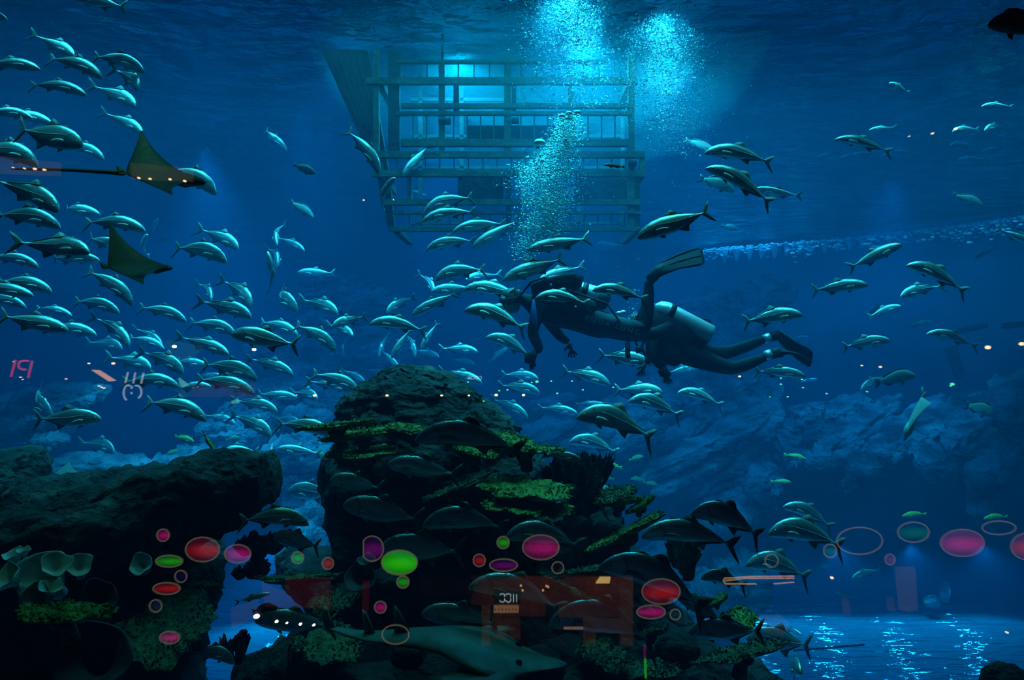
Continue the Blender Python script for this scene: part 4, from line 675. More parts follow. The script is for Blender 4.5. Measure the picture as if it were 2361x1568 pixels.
# one line per fish: snout x,y  tail x,y  kind  length m  yaw(+ head nearer)  depth factor | where it is
SHOAL = """
176 129 86 80 jr .62 10 .9|bright silver trevally, top one of the upper left group
236 174 113 120 ja .62 5 .85|silver trevally just under the bright top one at upper left
333 161 215 116 ja .62 5 .9|silver trevally heading right, foremost of the upper left group
325 205 280 158 jr .5 50 1.|faint trevally diving, under the foremost upper left one
318 243 222 195 jr .62 15 .95|pale arched trevally below the foremost upper left ones
198 214 66 184 ja .64 5 .7|slim dark trevally above the pale arched one, upper left
92 155 -50 142 ja .66 0 .75|dark trevally cut by left edge, second from top
17 42 -80 24 ja .64 0 .8|only the snout showing of a trevally, top left edge
165 -8 292 14 j0 .62 0 .9|trevally cut by the top edge, tail showing near the corner
333 306 248 258 jr .62 15 .85|pale trevally diving behind the ray's raised wing tip
75 268 -50 252 ja .64 0 .75|dark trevally at left edge over the big black one
115 280 10 255 jl .6 10 .8|pale trevally back half hidden by the big black one
190 335 42 292 j0 .6 10 1.25|big black trevally silhouette above the upper ray's tail
240 362 148 322 ja .6 10 .85|pale trevally with head poking past the big black one
88 372 -60 325 ja .62 0 1.1|large dark trevally at left edge level with the ray's tail
500 440 384 374 ja .62 5 1.05|trevally nosing out from behind the upper ray's head
143 484 2 408 jr .62 10 1.0|dark deep trevally at left just below the ray's whip tail
138 517 -16 480 ja .64 5 .9|dark trevally directly under the deep one, left edge
225 492 135 474 jl .6 20 .8|faint trevally right of the two stacked dark ones
334 526 193 500 ja .62 5 .8|dark trevally above the lower ray's raised wing tip
302 577 190 542 jl .62 10 .85|trevally crossing behind the lower ray's wing
212 580 50 556 jr .62 12 .95|bright headed trevally left of the lower ray
224 598 105 590 jl .6 10 .8|dim trevally under the bright headed one, left
90 612 -30 580 ja .62 0 .8|dim brown trevally at left edge beside the bright headed one
120 668 -10 636 ja .62 0 .85|dim trevally at left edge, upper of an overlapping pair
76 682 -60 650 j0 .62 0 .8|dim trevally at left edge, lower of an overlapping pair
308 697 205 612 ja .62 5 .9|dark trevally diving right under the lower ray
275 717 170 683 ja .58 10 .9|bright backed trevally under the diving dark one, left
365 505 342 548 j0 .5 40 .9|faint trevally pointing up right of the dark one above the ray
335 540 328 590 jl .5 50 1.|faint upright trevally right of the lower ray wing
523 597 402 556 ja .62 8 1.05|silver trevally, lower left of the clear pair at middle left
553 572 468 524 jr .58 15 1.05|silver trevally, upper right of the clear pair at middle left
60 705 -50 676 ja .6 5 .8|silver trevally cut by left edge, mouth under the dim pair
166 725 82 703 ja .55 5 .7|slim trevally above the big dark one, middle left
156 762 0 724 j0 .64 0 .9|big dark trevally at middle left edge
218 770 108 745 jl .64 10 .9|very dark trevally just right of the big one, middle left
430 737 320 698 ja .62 5 .85|lone grey trevally under the lower ray's nose
305 797 230 724 jr .62 25 .85|bright steeply diving trevally left of centre shoal
380 802 298 770 ja .58 5 .8|bright trevally meeting the steeply diving one's snout
378 795 318 752 jr .58 20 .8|narrow dark trevally just above that bright horizontal one
583 730 466 688 jr .62 10 1.|bright trevally with speckled back, upper middle of shoal
585 705 524 640 jr .58 30 1.1|pale trevally bent downward above the speckled one
492 690 468 648 jr .5 50 1.|dim trevally head-on half hidden behind the speckled one
545 768 436 732 ja .62 5 .95|blue grey trevally under the speckled one
535 770 690 792 j0 .62 -5 1.05|big dark trevally heading left in the middle of shoal
688 770 600 733 ja .62 15 .9|bright trevally right behind the big dark left-heading one
681 714 632 662 jl .6 45 1.25|deep trevally turned downward right of the bent pale one
783 722 703 684 jr .6 25 1.05|pale trevally alone right of the deep turned one
705 578 640 543 jr .58 15 .8|dim blue trevally right of the two upright ones
634 565 642 512 jl .52 45 .8|upper upright trevally seen from behind at middle left
645 612 628 566 jr .52 50 1.1|middle upright trevally turning away at middle left
622 580 632 678 jl .5 5 .75|lower upright trevally with bright drooping tail
687 628 772 628 j0 .62 0 .85|faint trevally heading left over the far terrace
765 752 840 726 jl .45 20 1.1|small dark trevally heading left past the shoal's middle
817 773 765 745 jr .5 40 .9|bright trevally face below the small dark one
853 742 985 752 ja .62 0 .85|grey trevally heading left over the bright rock ledge
888 722 947 680 jl .5 30 1.|small grey trevally above the ledge-crossing one
950 727 1052 672 j0 .6 0 .85|dark trevally nose down left, left of the divers
1075 708 1218 746 ja .6 0 .95|green trevally across the left diver's chin
1122 773 1232 812 ja .58 0 1.|olive trevally below the left diver's mask
994 673 1095 660 j0 .6 10 1.|trevally behind another's head, left of the diver group
1070 662 1208 672 ja .62 0 .85|trevally whose tail touches the left diver's hair
1162 645 1300 592 j0 .62 0 .9|large trevally over the left diver's shoulder
1240 648 1342 610 jl .6 10 .85|bright backed trevally behind the one over the shoulder
1236 682 1360 690 ja .6 0 .9|pinkish trevally in front of the left diver's back
1368 664 1492 680 ja .6 5 .85|trevally in front of the left diver's air tank end
1218 576 1360 546 j0 .62 10 .8|bright trevally at the foot of the bubble plume
1090 571 1196 504 j0 .6 10 .75|thin trevally climbing steeply, left of the plume foot
1042 532 1165 506 ja .6 5 .75|trevally, upper of the close pair below the cage
1040 536 1108 515 jl .5 25 .85|trevally, lower of the close pair below the cage
981 573 1096 544 ja .6 0 .85|trevally left of the steeply climbing one
974 506 1096 478 ja .6 0 .8|trevally directly below the arched topmost one, cage foot
978 484 1088 444 ja .6 0 1.|dark arched trevally topmost under the cage
1002 640 1118 610 ja .6 0 1.05|grey trevally left of the one over the shoulder
1072 644 1148 630 jl .6 30 .9|small bright white trevally above the row of grey ones
1004 676 976 628 jr .5 40 1.|bright trevally turned upright left of the grey row
878 398 806 290 ja .62 10 .8|bright trevally diving steeply at the cage's left side
929 404 990 332 j0 .55 15 .75|dark trevally diving left at the cage's left end
905 408 868 484 jl .5 40 .9|trevally pointing up with spread fins left of the cage foot
660 346 606 292 jl .62 10 .8|faint trevally far behind, upper left of the cage
1627 346 1782 362 ja .62 0 .85|gleaming trevally, upper of the bright pair at upper right
1632 382 1786 458 ja .64 0 .8|gleaming arched trevally, lower of the bright pair
1735 437 1850 450 j0 .62 5 .65|slim trevally behind the lower gleaming one's tail
1472 547 1638 482 j0 .62 0 .95|trevally heading left just above the raised swim fin
1925 318 2056 342 ja .62 0 .7|white backed trevally alone in the right upper water
2003 300 2062 292 jl .6 0 .7|green tinted trevally behind the lone white backed one
1884 363 1928 352 jl .6 20 .6|leftmost of the distant row under the white backed one
1938 364 1968 354 jl .6 45 .6|second from left of the distant row, upper right
1968 356 2012 350 j0 .6 20 .6|third from left of the distant row, upper right
2034 357 2078 362 ja .6 20 .7|pale pair-mate, right end of the distant row
2062 348 2102 350 ja .6 20 .5|faint trevally topping the right end of the distant row
2194 302 2254 293 ja .6 10 .8|dim trevally beside the brightest of the far right group
2268 298 2322 292 ja .6 20 1.|brightest trevally of the far right upper group
2188 334 2252 334 ja .6 10 .85|trevally below left of the brightest far right one
2265 348 2312 340 j0 .6 20 .6|faint slim trevally in the far right upper group
2210 368 2278 366 j0 .7 0 .8|lowest dark trevally of the far right upper group
2050 190 2096 210 ja .6 10 .8|small curled olive trevally alone, upper right
2262 244 2334 242 ja .62 0 .7|olive trevally topping the far right group
2400 572 2298 524 j0 .64 0 .7|trevally leaving past the right edge, tail forked high
2078 564 1954 616 j0 .62 10 .85|bright trevally climbing right toward the foam line
2093 606 2232 662 ja .64 0 .85|large olive trevally heading left at far right
1998 656 1867 666 jr .62 8 .9|pale trevally heading right below the climbing one
2073 682 2165 654 jl .6 10 .9|grey trevally heading left under the big olive one
2076 705 1998 728 jr .58 10 .9|trevally heading right, front of a crossed pair at right
1997 722 2050 702 jl .55 15 1.|dim trevally heading left, back of the crossed pair
2150 742 2083 752 jr .62 10 .8|faint blue trevally under the grey left-heading one
2138 765 2256 790 ja .62 0 .75|mottled trevally heading left over the dim beams at right
1848 724 1710 736 jr .62 8 1.|clear trevally heading right above the two fins
2050 784 1938 796 jr .62 8 .95|pale trevally heading right, right of the swim fins
1862 776 1806 786 jr .62 10 .7|faint trevally behind the upper swim fin
2244 600 2294 570 jl .62 0 .6|faint slim trevally under the foam at far right
1855 866 1738 850 jr .62 8 .85|trevally heading right just below the fins' tips
1500 838 1380 812 jr .6 5 1.|trevally passing behind the second diver's chest
1610 848 1538 856 jr .58 10 .9|bright trevally behind the second diver's hips
1406 884 1298 848 jr .62 5 1.|silver trevally right of the faint one, mid shoal centre
1526 902 1418 894 jr .6 8 1.|bright cyan backed trevally below the second diver's chest
1242 872 1160 858 jr .6 10 1.|trevally, upper of two right of the pinnacle peak
1245 904 1152 882 jr .6 10 1.|trevally, lower of two right of the pinnacle peak
1219 962 1136 912 jr .6 10 .9|trevally diving right beside the pinnacle's right slope
1332 952 1242 934 jr .6 8 .8|trevally about to meet the big one's nose
1392 930 1322 930 jl .6 20 .6|slim bright trevally right behind the big one's back
1334 950 1512 990 ja .68 0 1.15|big sharp trevally heading left right of the pinnacle
1452 918 1574 946 ja .62 0 1.1|dim blue trevally heading left above the big sharp one
1564 900 1668 926 ja .62 0 .9|faint trevally over the rock strata, right of the dim one
1315 1012 1428 1032 ja .62 0 1.1|yellowish trevally under the big sharp one
1340 1060 1252 1042 jr .6 10 .9|blue trevally half hidden by the dark fan coral
962 1000 1212 1014 ja .66 0 .95|largest trevally crossing the pinnacle's plates heading left
896 1070 1062 1092 j0 .62 0 1.15|dark trevally under the largest one, pinnacle face
762 1106 884 1124 j0 .6 0 1.3|dim deep trevally at the pinnacle's left edge
793 1164 974 1196 j0 .64 0 1.25|deep trevally heading left, mid pinnacle face
976 1202 1172 1196 ja .64 0 1.1|trevally beside the deep one under the slanting plate
880 1262 1070 1268 j0 .64 0 1.3|pale trevally just behind the bright green lamp reflection
665 1134 776 1134 j0 .6 0 1.5|dim deep trevally left of the pinnacle over the gap
710 1200 550 1186 ja .62 0 1.|trevally heading right over the blue gap at lower left
632 1236 738 1258 j0 .6 0 1.5|dark deep trevally below the one over the gap
1168 1228 1346 1240 ja .64 0 1.15|trevally behind the pink lamp reflection
1482 1224 1702 1236 ja .66 0 .95|large trevally heading left near the slanted green branch
1390 1290 1640 1376 ja .66 0 1.1|large big-eyed trevally nose up at lower centre right
1598 1172 1760 1216 ja .64 0 1.25|deep olive trevally above the large lower right one
1808 1162 1924 1204 ja .6 0 1.|trevally behind another, topmost of the lower right trio
1774 1218 1946 1238 ja .64 0 1.2|silver olive trevally, middle of the lower right trio
1722 1292 1868 1312 ja .6 0 1.3|open mouthed trevally, lowest of the lower right trio
1962 1334 2026 1308 jl .62 0 1.|dim blue trevally over the dark far wall
1926 1368 1974 1378 jl .5 10 .8|tiny bright blue trevally above the far seabed
1618 1326 1722 1340 ja .6 0 1.2|faint trevally beside the streaked golden reflection
1086 1340 1306 1384 ja .62 0 1.|ghostly trevally crossing the orange shop reflection
1270 1420 1520 1446 ja .64 0 1.25|broad trevally in front of the orange shop reflection
974 1414 1156 1436 j0 .64 0 1.25|deep trevally above the guitarfish's back
1590 1456 1762 1450 j0 .64 0 1.2|dark trevally above the lower right seabed edge
1722 1470 1872 1484 j0 .62 0 1.45|brownish trevally with black tail over the blue seabed
1560 1370 1670 1430 j0 .64 0 1.2|dark trevally behind the red lamp reflection
590 1430 774 1438 j0 .64 0 1.15|dark trevally beside the tiny white lamp dots, bottom
540 1522 440 1490 ja .6 0 1.25|dim trevally nosing toward the lower gap, bottom left
622 1368 542 1388 j0 .6 0 .6|thin pale trevally at the reddish reflection, lower left
285 802 208 784 jr .6 10 1.2|grey deep trevally below the bright diving one, left shoal
352 848 256 818 jr .6 10 1.1|grey trevally with black tail left of the white sign
427 858 333 803 jr .6 10 1.1|blue trevally sloping down behind the white sign reflection
531 817 418 772 jr .62 8 .85|bright streaked trevally beside the green reflection
477 842 398 828 jl .6 20 .8|dim trevally under the bright streaked one
593 870 466 826 ja .62 5 1.05|clear trevally, middle of lower shoal over orange reflection
587 903 452 862 ja .62 5 .85|dark trevally with an orange tinted belly
482 890 398 894 jl .5 20 .8|small bright trevally left of the orange tinted one
512 864 445 870 jl .6 20 .6|slim trevally between the clear and the orange tinted ones
412 886 280 868 ja .62 0 .9|black trevally just right of the white sign reflection
476 962 336 912 ja .62 5 .95|dark trevally with bright pectoral, lower left shoal
232 966 78 962 j0 .62 0 1.05|dark trevally alone below the far left rock bank
115 965 72 888 jl .6 30 1.3|blue black trevally seen from behind at far left
268 1040 195 1012 jr .6 20 1.3|dim trevally curled below the lone dark one, left
545 976 472 952 jr .6 8 .95|small trevally left of the curved one, lower shoal
629 1004 542 950 jr .6 12 1.15|curved pale trevally left of the pinnacle plates
642 946 542 916 jr .62 8 .95|bright blue backed trevally, lower shoal centre
770 1000 636 964 ja .62 5 .95|trevally passing behind the longest left plate coral
692 970 638 960 jr .6 30 .8|small bright trevally above the plate-passing one
679 863 578 820 jr .62 8 .9|trevally heading right under the shoal's centre gap
736 918 680 898 jr .52 35 1.2|face-on pale trevally with a light dot below it
683 916 588 906 jl .62 5 .85|dim trevally heading right left of the face-on one
831 902 722 850 ja .62 5 .95|uppermost bright trevally left of the pinnacle peak
846 884 790 848 jr .58 10 .9|trevally just left of the pinnacle's shoulder
816 902 712 874 jr .62 5 .8|lower trevally in the trio left of the pinnacle
920 848 880 806 j0 .5 20 .9|bright white trevally nosing at the pinnacle's summit
897 862 844 850 jr .6 10 .7|slim trevally touching the pinnacle's left summit
777 806 684 738 ja .62 10 .95|blue trevally sloping down right of the dark left-heading one
752 742 720 728 jl .5 40 .8|bright sliver of a trevally behind the small dark one
635 1095 618 1012 jl .56 20 1.2|blue trevally seen from above over the craggy ledge
502 1052 598 1030 ja .6 0 1.1|blue trevally heading left resting low over the ledge
640 1034 742 1044 j0 .62 0 .85|faint trevally heading left, left of the lower plates
872 822 894 764 jl .5 10 .7|narrow grey trevally pointing down over the bright ledge
903 825 946 756 j0 .5 10 .8|grey trevally nose down left of the bright speared one
961 822 938 762 jr .5 20 .9|pale trevally nose down with white pectorals
970 806 1008 742 j0 .5 10 .75|grey trevally nose down, rightmost of the diving four
1014 822 956 804 jr .55 10 1.|bright blue trevally right of the diving four
1102 810 1016 800 jr .58 10 .9|dim blue trevally heading right above the pinnacle
790 816 798 772 jl .5 30 .9|dark upright trevally over the bright rock ledge
1112 882 1014 850 jr .62 5 .9|ghostly trevally right above the pinnacle summit
1172 800 1120 838 jl .6 20 .7|faint trevally below the left diver's hanging hand
1095 838 1040 826 jr .6 10 .8|faint small trevally over the pinnacle in open water
1885 874 1836 882 jr .62 5 .8|faint blue trevally below the swim fin tips
1868 900 1828 892 jr .62 10 .7|fainter blue trevally under the other faint one
1982 898 2042 862 jl .6 10 1.|dim trevally with white fin under the far grouper
2284 838 2262 850 jl .6 40 .9|tiny far trevally at right by the vertical beam
1378 560 1440 566 jl .6 0 .6|faint sliver of a trevally between plume and fin
1330 660 1290 655 jl .3 20 .6|tiny faint fish in the blue under the plume
1850 1465 1800 1440 j0 .5 40 .8|small dim trevally tucked behind the brownish one
""".strip().splitlines()
OTHERS = """
447 1018 402 1006 y .28 10 1.|yellow snapper, highest left one over the ledge
492 1022 466 1014 y .28 10 1.|yellow snapper beside the highest left one
384 1048 416 1038 y .28 0 1.|yellow snapper low at left over the ledge
402 1072 432 1052 y .28 0 1.|yellow snapper slanting up just over the ledge
552 1008 520 1014 y .28 0 1.|yellow snapper dim, midway along the ledge top
468 1060 504 1048 y .28 0 1.|yellow snapper dim, right of the slanting one
530 1058 556 1052 y .28 0 1.|yellow snapper touching the ledge crest
606 1042 582 1030 y .28 0 1.|yellow snapper at the ledge's right end
655 990 628 996 y .28 0 1.|yellow snapper left of the lowest plates
722 1042 755 1052 y .28 0 1.|yellow snapper under the blue shoal at the pinnacle's left
700 1104 724 1096 y .28 0 1.|yellow snapper over the gap left of the pinnacle
1252 1054 1284 1046 y .28 0 1.|yellow snapper beside the dark fan coral's left
1390 1072 1434 1078 y .3 0 1.|dark olive snapper right of the fan coral
1384 1100 1416 1104 y .3 0 1.|yellow snapper, upper of two right of the fan coral
1372 1124 1410 1126 y .3 0 1.|yellow snapper, lower of two right of the fan coral
1516 1118 1484 1112 y .3 0 1.|yellow snapper at the foot of the pale strata
1454 1104 1486 1106 y .3 0 1.|dim snapper left of the strata foot
1484 1052 1450 1060 y .3 0 1.|small snapper over the strata's lower left
1858 1058 1808 1048 y .34 0 .8|dim yellow snapper alone over the dark rock face
1824 1112 1778 1110 y .34 0 .8|bright yellow snapper alone right of the strata foot
2080 1190 2136 1184 r .4 0 .55|olive rabbitfish above the green lamp reflection
2268 1196 2324 1190 r .4 0 .6|olive rabbitfish at right above the empty ring
727 400 676 378 d .3 10 .75|dark oval fish in open water left of the cage
722 500 668 462 g .45 20 .9|dark grouper below the dark oval fish
1702 530 1664 518 d .3 10 .8|small dark oval fish right of the raised swim fin
2265 472 2198 446 g .5 10 1.|brown grouper alone at upper right
1694 440 1614 406 g .5 5 1.1|brown grouper under the gleaming pair
1650 352 1580 318 g .5 5 .9|faint grouper behind the gleaming pair
2110 864 2018 880 g .55 10 1.2|dim grouper above the right rock strata
797 214 852 212 g .4 0 .9|pale far fish before the raked hull planks
826 250 850 248 g .3 0 .8|smaller pale far fish before the raked hull planks
2290 955 2226 930 g .5 35 1.6|stout grouper facing us at far right
1392 380 1440 384 g .4 0 .7|faint fish in front of the cage's lower rails
950 440 988 452 g .3 0 .6|small pale fish inside the cage's lower left bay
500 1052 470 1000 y .2 0 .6|tiny faint snapper low in the left shoal
2278 55 2440 62 g .62 0 1.15|black stout grouper cut by the top right corner
640 1400 580 1410 d .3 10 .8|small dark fish low by the reddish reflection
""".strip().splitlines()
for ln in SHOAL+OTHERS:
    a, lb = ln.split('|'); a = a.split(); sx, sy, tx, ty = map(float, a[:4]); kd = a[4]; Lf, yaw, zs = map(float, a[5:8])
    w_ = lb.split()
    if len(w_) > 16: print('LONG', lb)
    roll = (R.random()-.5)*14; cx_, cy_ = (sx+tx)/2, (sy+ty)/2; zs *= .85
    D0 = Lf*.97*F*math.cos(math.radians(yaw))/math.hypot(sx-tx, sy-ty); cap = 99
    if min(sy, ty) < CY: cap = 3.62*F/(CY-min(sy, ty)+12)                       # stay under the surface
    if 755 < cx_ < 1300 and cy_ > 985 and 'behind the' not in lb or 'pinnacle' in lb and cx_ > 950 and cy_ > 990: cap = min(cap, 5.6)
    if cy_ > 1150 and cx_ < 1760: cap = min(cap, 5.2)
    if 'in front' in lb or 'crossing the orange' in lb: cap = min(cap, 7.6)
    if 'behind the second' in lb: cap = 99
    fish(sx, sy, tx, ty, kd, Lf, yaw, zs, lb, roll=roll, d=(3.4 if 'top right corner' in lb else min(D0, cap)))
# one seen head-on at the bottom edge
fish(1846, 1548, 1822, 1530, 'j0', .5, 78, 1., 'trevally seen head-on at the bottom edge over the seabed', d=None)
# ================================================================ CORALS AND SPONGES
def plate_coral(px, py, wpx, d, tilt, label, mat='coral', face=.34, lobes=9, seed=1, stem=True, thick=.035, lean=0):
    """flat table coral: lobed granular disc on a short stalk; face = depth / width, lean tips it towards the viewer"""
    c = P(px, py, d); root = empty('plate_coral', c, label, 'coral', 'plate corals on the reef'); w_ = wpx/2/F*d; rr = random.Random(seed)
    rot = Matrix.Rotation(math.radians(-tilt), 3, 'Y') @ Matrix.Rotation(math.radians(lean), 3, 'X')
    n, m_ = 110, 16; q = MB(); vs_ = []; fs = []
    ph = [rr.uniform(0, 6) for _ in range(5)]
    def rad(a): return 1+.16*math.sin(2*a+ph[0])+.10*math.sin(lobes*.5*a+ph[1])+.07*math.sin(lobes*a+ph[2])+.05*math.sin(lobes*2.3*a+ph[3])
    for side in (1, -1):
        for j in range(m_+1):
            t = j/m_
            for k in range(n):
                a = 2*PI*k/n; r = rad(a)*t; x = r*math.cos(a)*w_; y = r*math.sin(a)*w_*face*2.2
                g = noise.noise(V((x*26+seed, y*26, seed)))*.5+noise.noise(V((x*70, y*70, seed*3.)))*.8
                z = (.012*w_/.3*math.sin(3*a+ph[4])*t+.05*w_*t*t)+(thick*.5*(1-t**4*.7)+g*.014 if side > 0 else -thick*.5*(1-t**3)-.05*w_*(1-t))
                vs_.append(rot @ V((x, y, z)))
    S = (m_+1)*n
    for s in (0, 1):
        for j in range(m_):
            for k in range(n):
                a = s*S+j*n+k; b_ = s*S+j*n+(k+1) % n; f = (a, a+n, b_+n, b_); fs.append(f if s == 0 else f[::-1])
    for k in range(n): a = m_*n+k; b_ = m_*n+(k+1) % n; fs.append((a, S+a, S+b_, b_))
    me = mesh('plate', vs_, fs, M[mat]); link('plate', me, root)
    nb = MB()                                        # granular fringe and knobs standing up from the plate
    for i in range(260):
        a = rr.uniform(0, 2*PI); t = rr.random()**.4; r = rad(a)*t; x = r*math.cos(a)*w_; y = r*math.sin(a)*w_*face*2.2; h = rr.uniform(.008, .02); s = rr.uniform(.005, .009)
        b_ = rot @ V((x, y, .05*w_*t*t+thick*.3)); e = rot @ V((x*(1+.02*t), y*(1+.02*t), .05*w_*t*t+thick*.3+h)); nb.tube([b_, e], [s, s*.5], 4)
    tag(link('polyp_knobs', nb.mesh('polyp_knobs', M[mat]), root), None, None, None, 'stuff')
    if stem:
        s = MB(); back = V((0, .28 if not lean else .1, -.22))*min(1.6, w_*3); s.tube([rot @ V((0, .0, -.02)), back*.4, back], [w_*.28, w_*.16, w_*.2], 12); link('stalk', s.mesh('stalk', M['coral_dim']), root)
    return root
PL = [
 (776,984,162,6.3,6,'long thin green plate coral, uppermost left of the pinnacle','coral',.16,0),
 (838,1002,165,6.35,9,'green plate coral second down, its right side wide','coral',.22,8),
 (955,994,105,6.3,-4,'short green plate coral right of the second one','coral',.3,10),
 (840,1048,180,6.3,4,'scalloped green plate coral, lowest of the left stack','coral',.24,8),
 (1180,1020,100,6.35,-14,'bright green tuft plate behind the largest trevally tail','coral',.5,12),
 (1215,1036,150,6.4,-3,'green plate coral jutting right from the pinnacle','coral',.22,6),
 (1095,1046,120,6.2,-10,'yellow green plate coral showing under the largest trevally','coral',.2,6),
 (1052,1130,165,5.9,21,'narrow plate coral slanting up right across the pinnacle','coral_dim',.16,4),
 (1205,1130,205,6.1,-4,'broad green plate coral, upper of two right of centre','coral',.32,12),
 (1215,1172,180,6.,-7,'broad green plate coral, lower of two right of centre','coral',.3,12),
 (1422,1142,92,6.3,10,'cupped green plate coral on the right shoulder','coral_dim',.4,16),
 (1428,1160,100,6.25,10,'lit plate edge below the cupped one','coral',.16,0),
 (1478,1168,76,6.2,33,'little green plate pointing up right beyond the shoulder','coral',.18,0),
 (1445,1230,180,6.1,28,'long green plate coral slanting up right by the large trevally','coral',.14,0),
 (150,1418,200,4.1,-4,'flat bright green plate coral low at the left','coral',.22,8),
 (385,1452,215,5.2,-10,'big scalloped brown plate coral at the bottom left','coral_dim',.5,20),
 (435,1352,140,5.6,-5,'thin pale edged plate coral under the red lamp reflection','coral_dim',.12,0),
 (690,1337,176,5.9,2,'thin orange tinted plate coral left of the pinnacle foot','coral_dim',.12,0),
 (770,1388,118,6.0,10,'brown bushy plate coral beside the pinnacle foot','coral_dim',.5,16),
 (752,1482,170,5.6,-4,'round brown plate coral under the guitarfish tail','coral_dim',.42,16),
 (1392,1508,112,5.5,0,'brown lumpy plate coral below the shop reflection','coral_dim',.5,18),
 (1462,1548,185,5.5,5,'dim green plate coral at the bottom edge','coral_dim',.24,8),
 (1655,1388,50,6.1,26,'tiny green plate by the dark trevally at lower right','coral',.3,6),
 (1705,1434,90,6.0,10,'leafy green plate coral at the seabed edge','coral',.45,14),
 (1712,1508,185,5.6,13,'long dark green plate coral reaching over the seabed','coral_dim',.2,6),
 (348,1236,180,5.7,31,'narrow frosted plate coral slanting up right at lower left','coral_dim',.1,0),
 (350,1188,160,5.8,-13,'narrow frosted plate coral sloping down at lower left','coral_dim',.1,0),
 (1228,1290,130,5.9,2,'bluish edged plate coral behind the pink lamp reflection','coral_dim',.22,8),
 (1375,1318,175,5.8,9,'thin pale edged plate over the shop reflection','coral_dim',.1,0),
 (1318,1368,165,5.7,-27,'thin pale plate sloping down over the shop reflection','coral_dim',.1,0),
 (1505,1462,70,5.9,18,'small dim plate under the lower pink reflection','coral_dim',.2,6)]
for i, (px, py, w_, d, t, lb, mt, fc, ln) in enumerate(PL): plate_coral(px, py, w_, d, t, lb, mt, fc, 7+i % 5, i*3+1, True, .03, ln)

def fan_coral(px, py, w_, h_, d, label, seed, mat='coral_black', name='fan_coral'):
    """upright ribbed leaves with a ragged rim"""
    c = P(px, py, d); root = empty(name, c, label, 'coral'); rr = random.Random(seed); s = d/F
    for i in range(5):
        ox = (i-2)*w_*.2*s; hh = h_*s*rr.uniform(.75, 1.1); ww = w_*s*rr.uniform(.28, .4); rot = Matrix.Rotation(rr.uniform(-.9, .9), 3, 'Z') @ Matrix.Rotation((i-2)*.16, 3, 'Y'); oy = rr.uniform(-.15, .15); n, m_ = 22, 8; vs_ = []; fs = []
        for sd in (1, -1):
            for j in range(m_+1):
                for k in range(n+1):
                    u = k/n*2-1; v = j/m_; top = hh*(1-.35*u*u)*(1+.1*math.sin(u*17+i))*v
                    vs_.append(rot @ V((u*ww*(.25+.75*v**.6), .03*math.sin(u*9)*v+sd*.014*(1.1-v), top-h_*s*.5))+V((ox, oy, 0)))
        S = (m_+1)*(n+1)
        for q_ in (0, 1):
            for j in range(m_):
                for k in range(n): a = q_*S+j*(n+1)+k; f = (a, a+1, a+n+2, a+n+1); fs.append(f if q_ else f[::-1])
        for k in range(n): a = m_*(n+1)+k; fs.append((a, a+1, S+a+1, S+a))
        link('leaf', mesh('leaf', vs_, fs, M[mat]), root)
    b = MB(); b.tube([V((0, 0, -h_*s*.65)), V((0, 0, -h_*s*.3))], [w_*s*.2, w_*s*.12], 12); link('holdfast', b.mesh('holdfast', M[mat]), root); return root
fan_coral(1318, 1092, 110, 85, 6.5, 'black fan coral with ragged rim right of the pinnacle', 1)
fan_coral(1372, 1085, 50, 75, 6.6, 'narrow black fan coral behind the ragged one', 2)
fan_coral(592, 1258, 80, 52, 6.3, 'bushy dark coral under the ledge end', 3)
fan_coral(585, 1310, 60, 36, 6.4, 'low dark coral clump below the bushy one', 4)
fan_coral(1585, 1285, 60, 80, 6.2, 'speckled green coral fan behind the large big-eyed trevally', 5, 'coral_dim')
fan_coral(548, 1490, 40, 62, 5.4, 'dark branching coral standing before the lit seabed gap', 6, 'coral_black')
fan_coral(1350, 1150, 60, 60, 6.5, 'dark fan coral growing under the narrow one', 7)
fan_coral(820, 1430, 60, 40, 6.0, 'dark low coral clump at the pinnacle foot', 8)

def cup_sponge(px, py, r, d, label, yaw=0, tip=55, mat='sponge', seed=0, depth=1.):
    """ruffled open cup"""
    c = P(px, py, d); root = empty('cup_sponge', c, label, 'sponge', 'ruffled sponges at lower left'); s = r*d/F; n = 44; rr = random.Random(seed); ph = rr.uniform(0, 6)
    rot = Matrix.Rotation(math.radians(yaw), 3, 'Z') @ Matrix.Rotation(math.radians(tip), 3, 'X'); rings = []
    pr = [(.15,-1.1),(.28,-.9),(.45,-.6),(.7,-.28),(.92,-.05),(1.,.08),(.96,.1),(.88,0),(.62,-.22),(.38,-.5),(.22,-.8),(.04,-.85)]
    for i, (R_, z) in enumerate(pr):
        k_ = max(0, min(1, (R_-.3)/.7)); ring = []
        for k in range(n):
            a = 2*PI*k/n; rf = 1+k_*(.08*math.sin(3*a+ph)+.04*math.sin(5*a+ph*2)); zz = z*depth+k_*(.12*math.sin(3*a+ph+1)+.06*math.sin(5*a))
            ring.append(rot @ V((R_*rf*math.cos(a)*s, R_*rf*math.sin(a)*s, zz*s)))
        rings.append(ring)
    q = MB(); q.rings(rings); link('cup', q.mesh('cup', M[mat]), root)
    q = MB(); q.tube([rot @ V((0, 0, -.95*s*depth)), rot @ V((0, 0, -1.5*s*depth))+V((0, 0, -.3*s))], [.2*s, .3*s], 12); link('stalk', q.mesh('stalk', M[mat]), root); return root
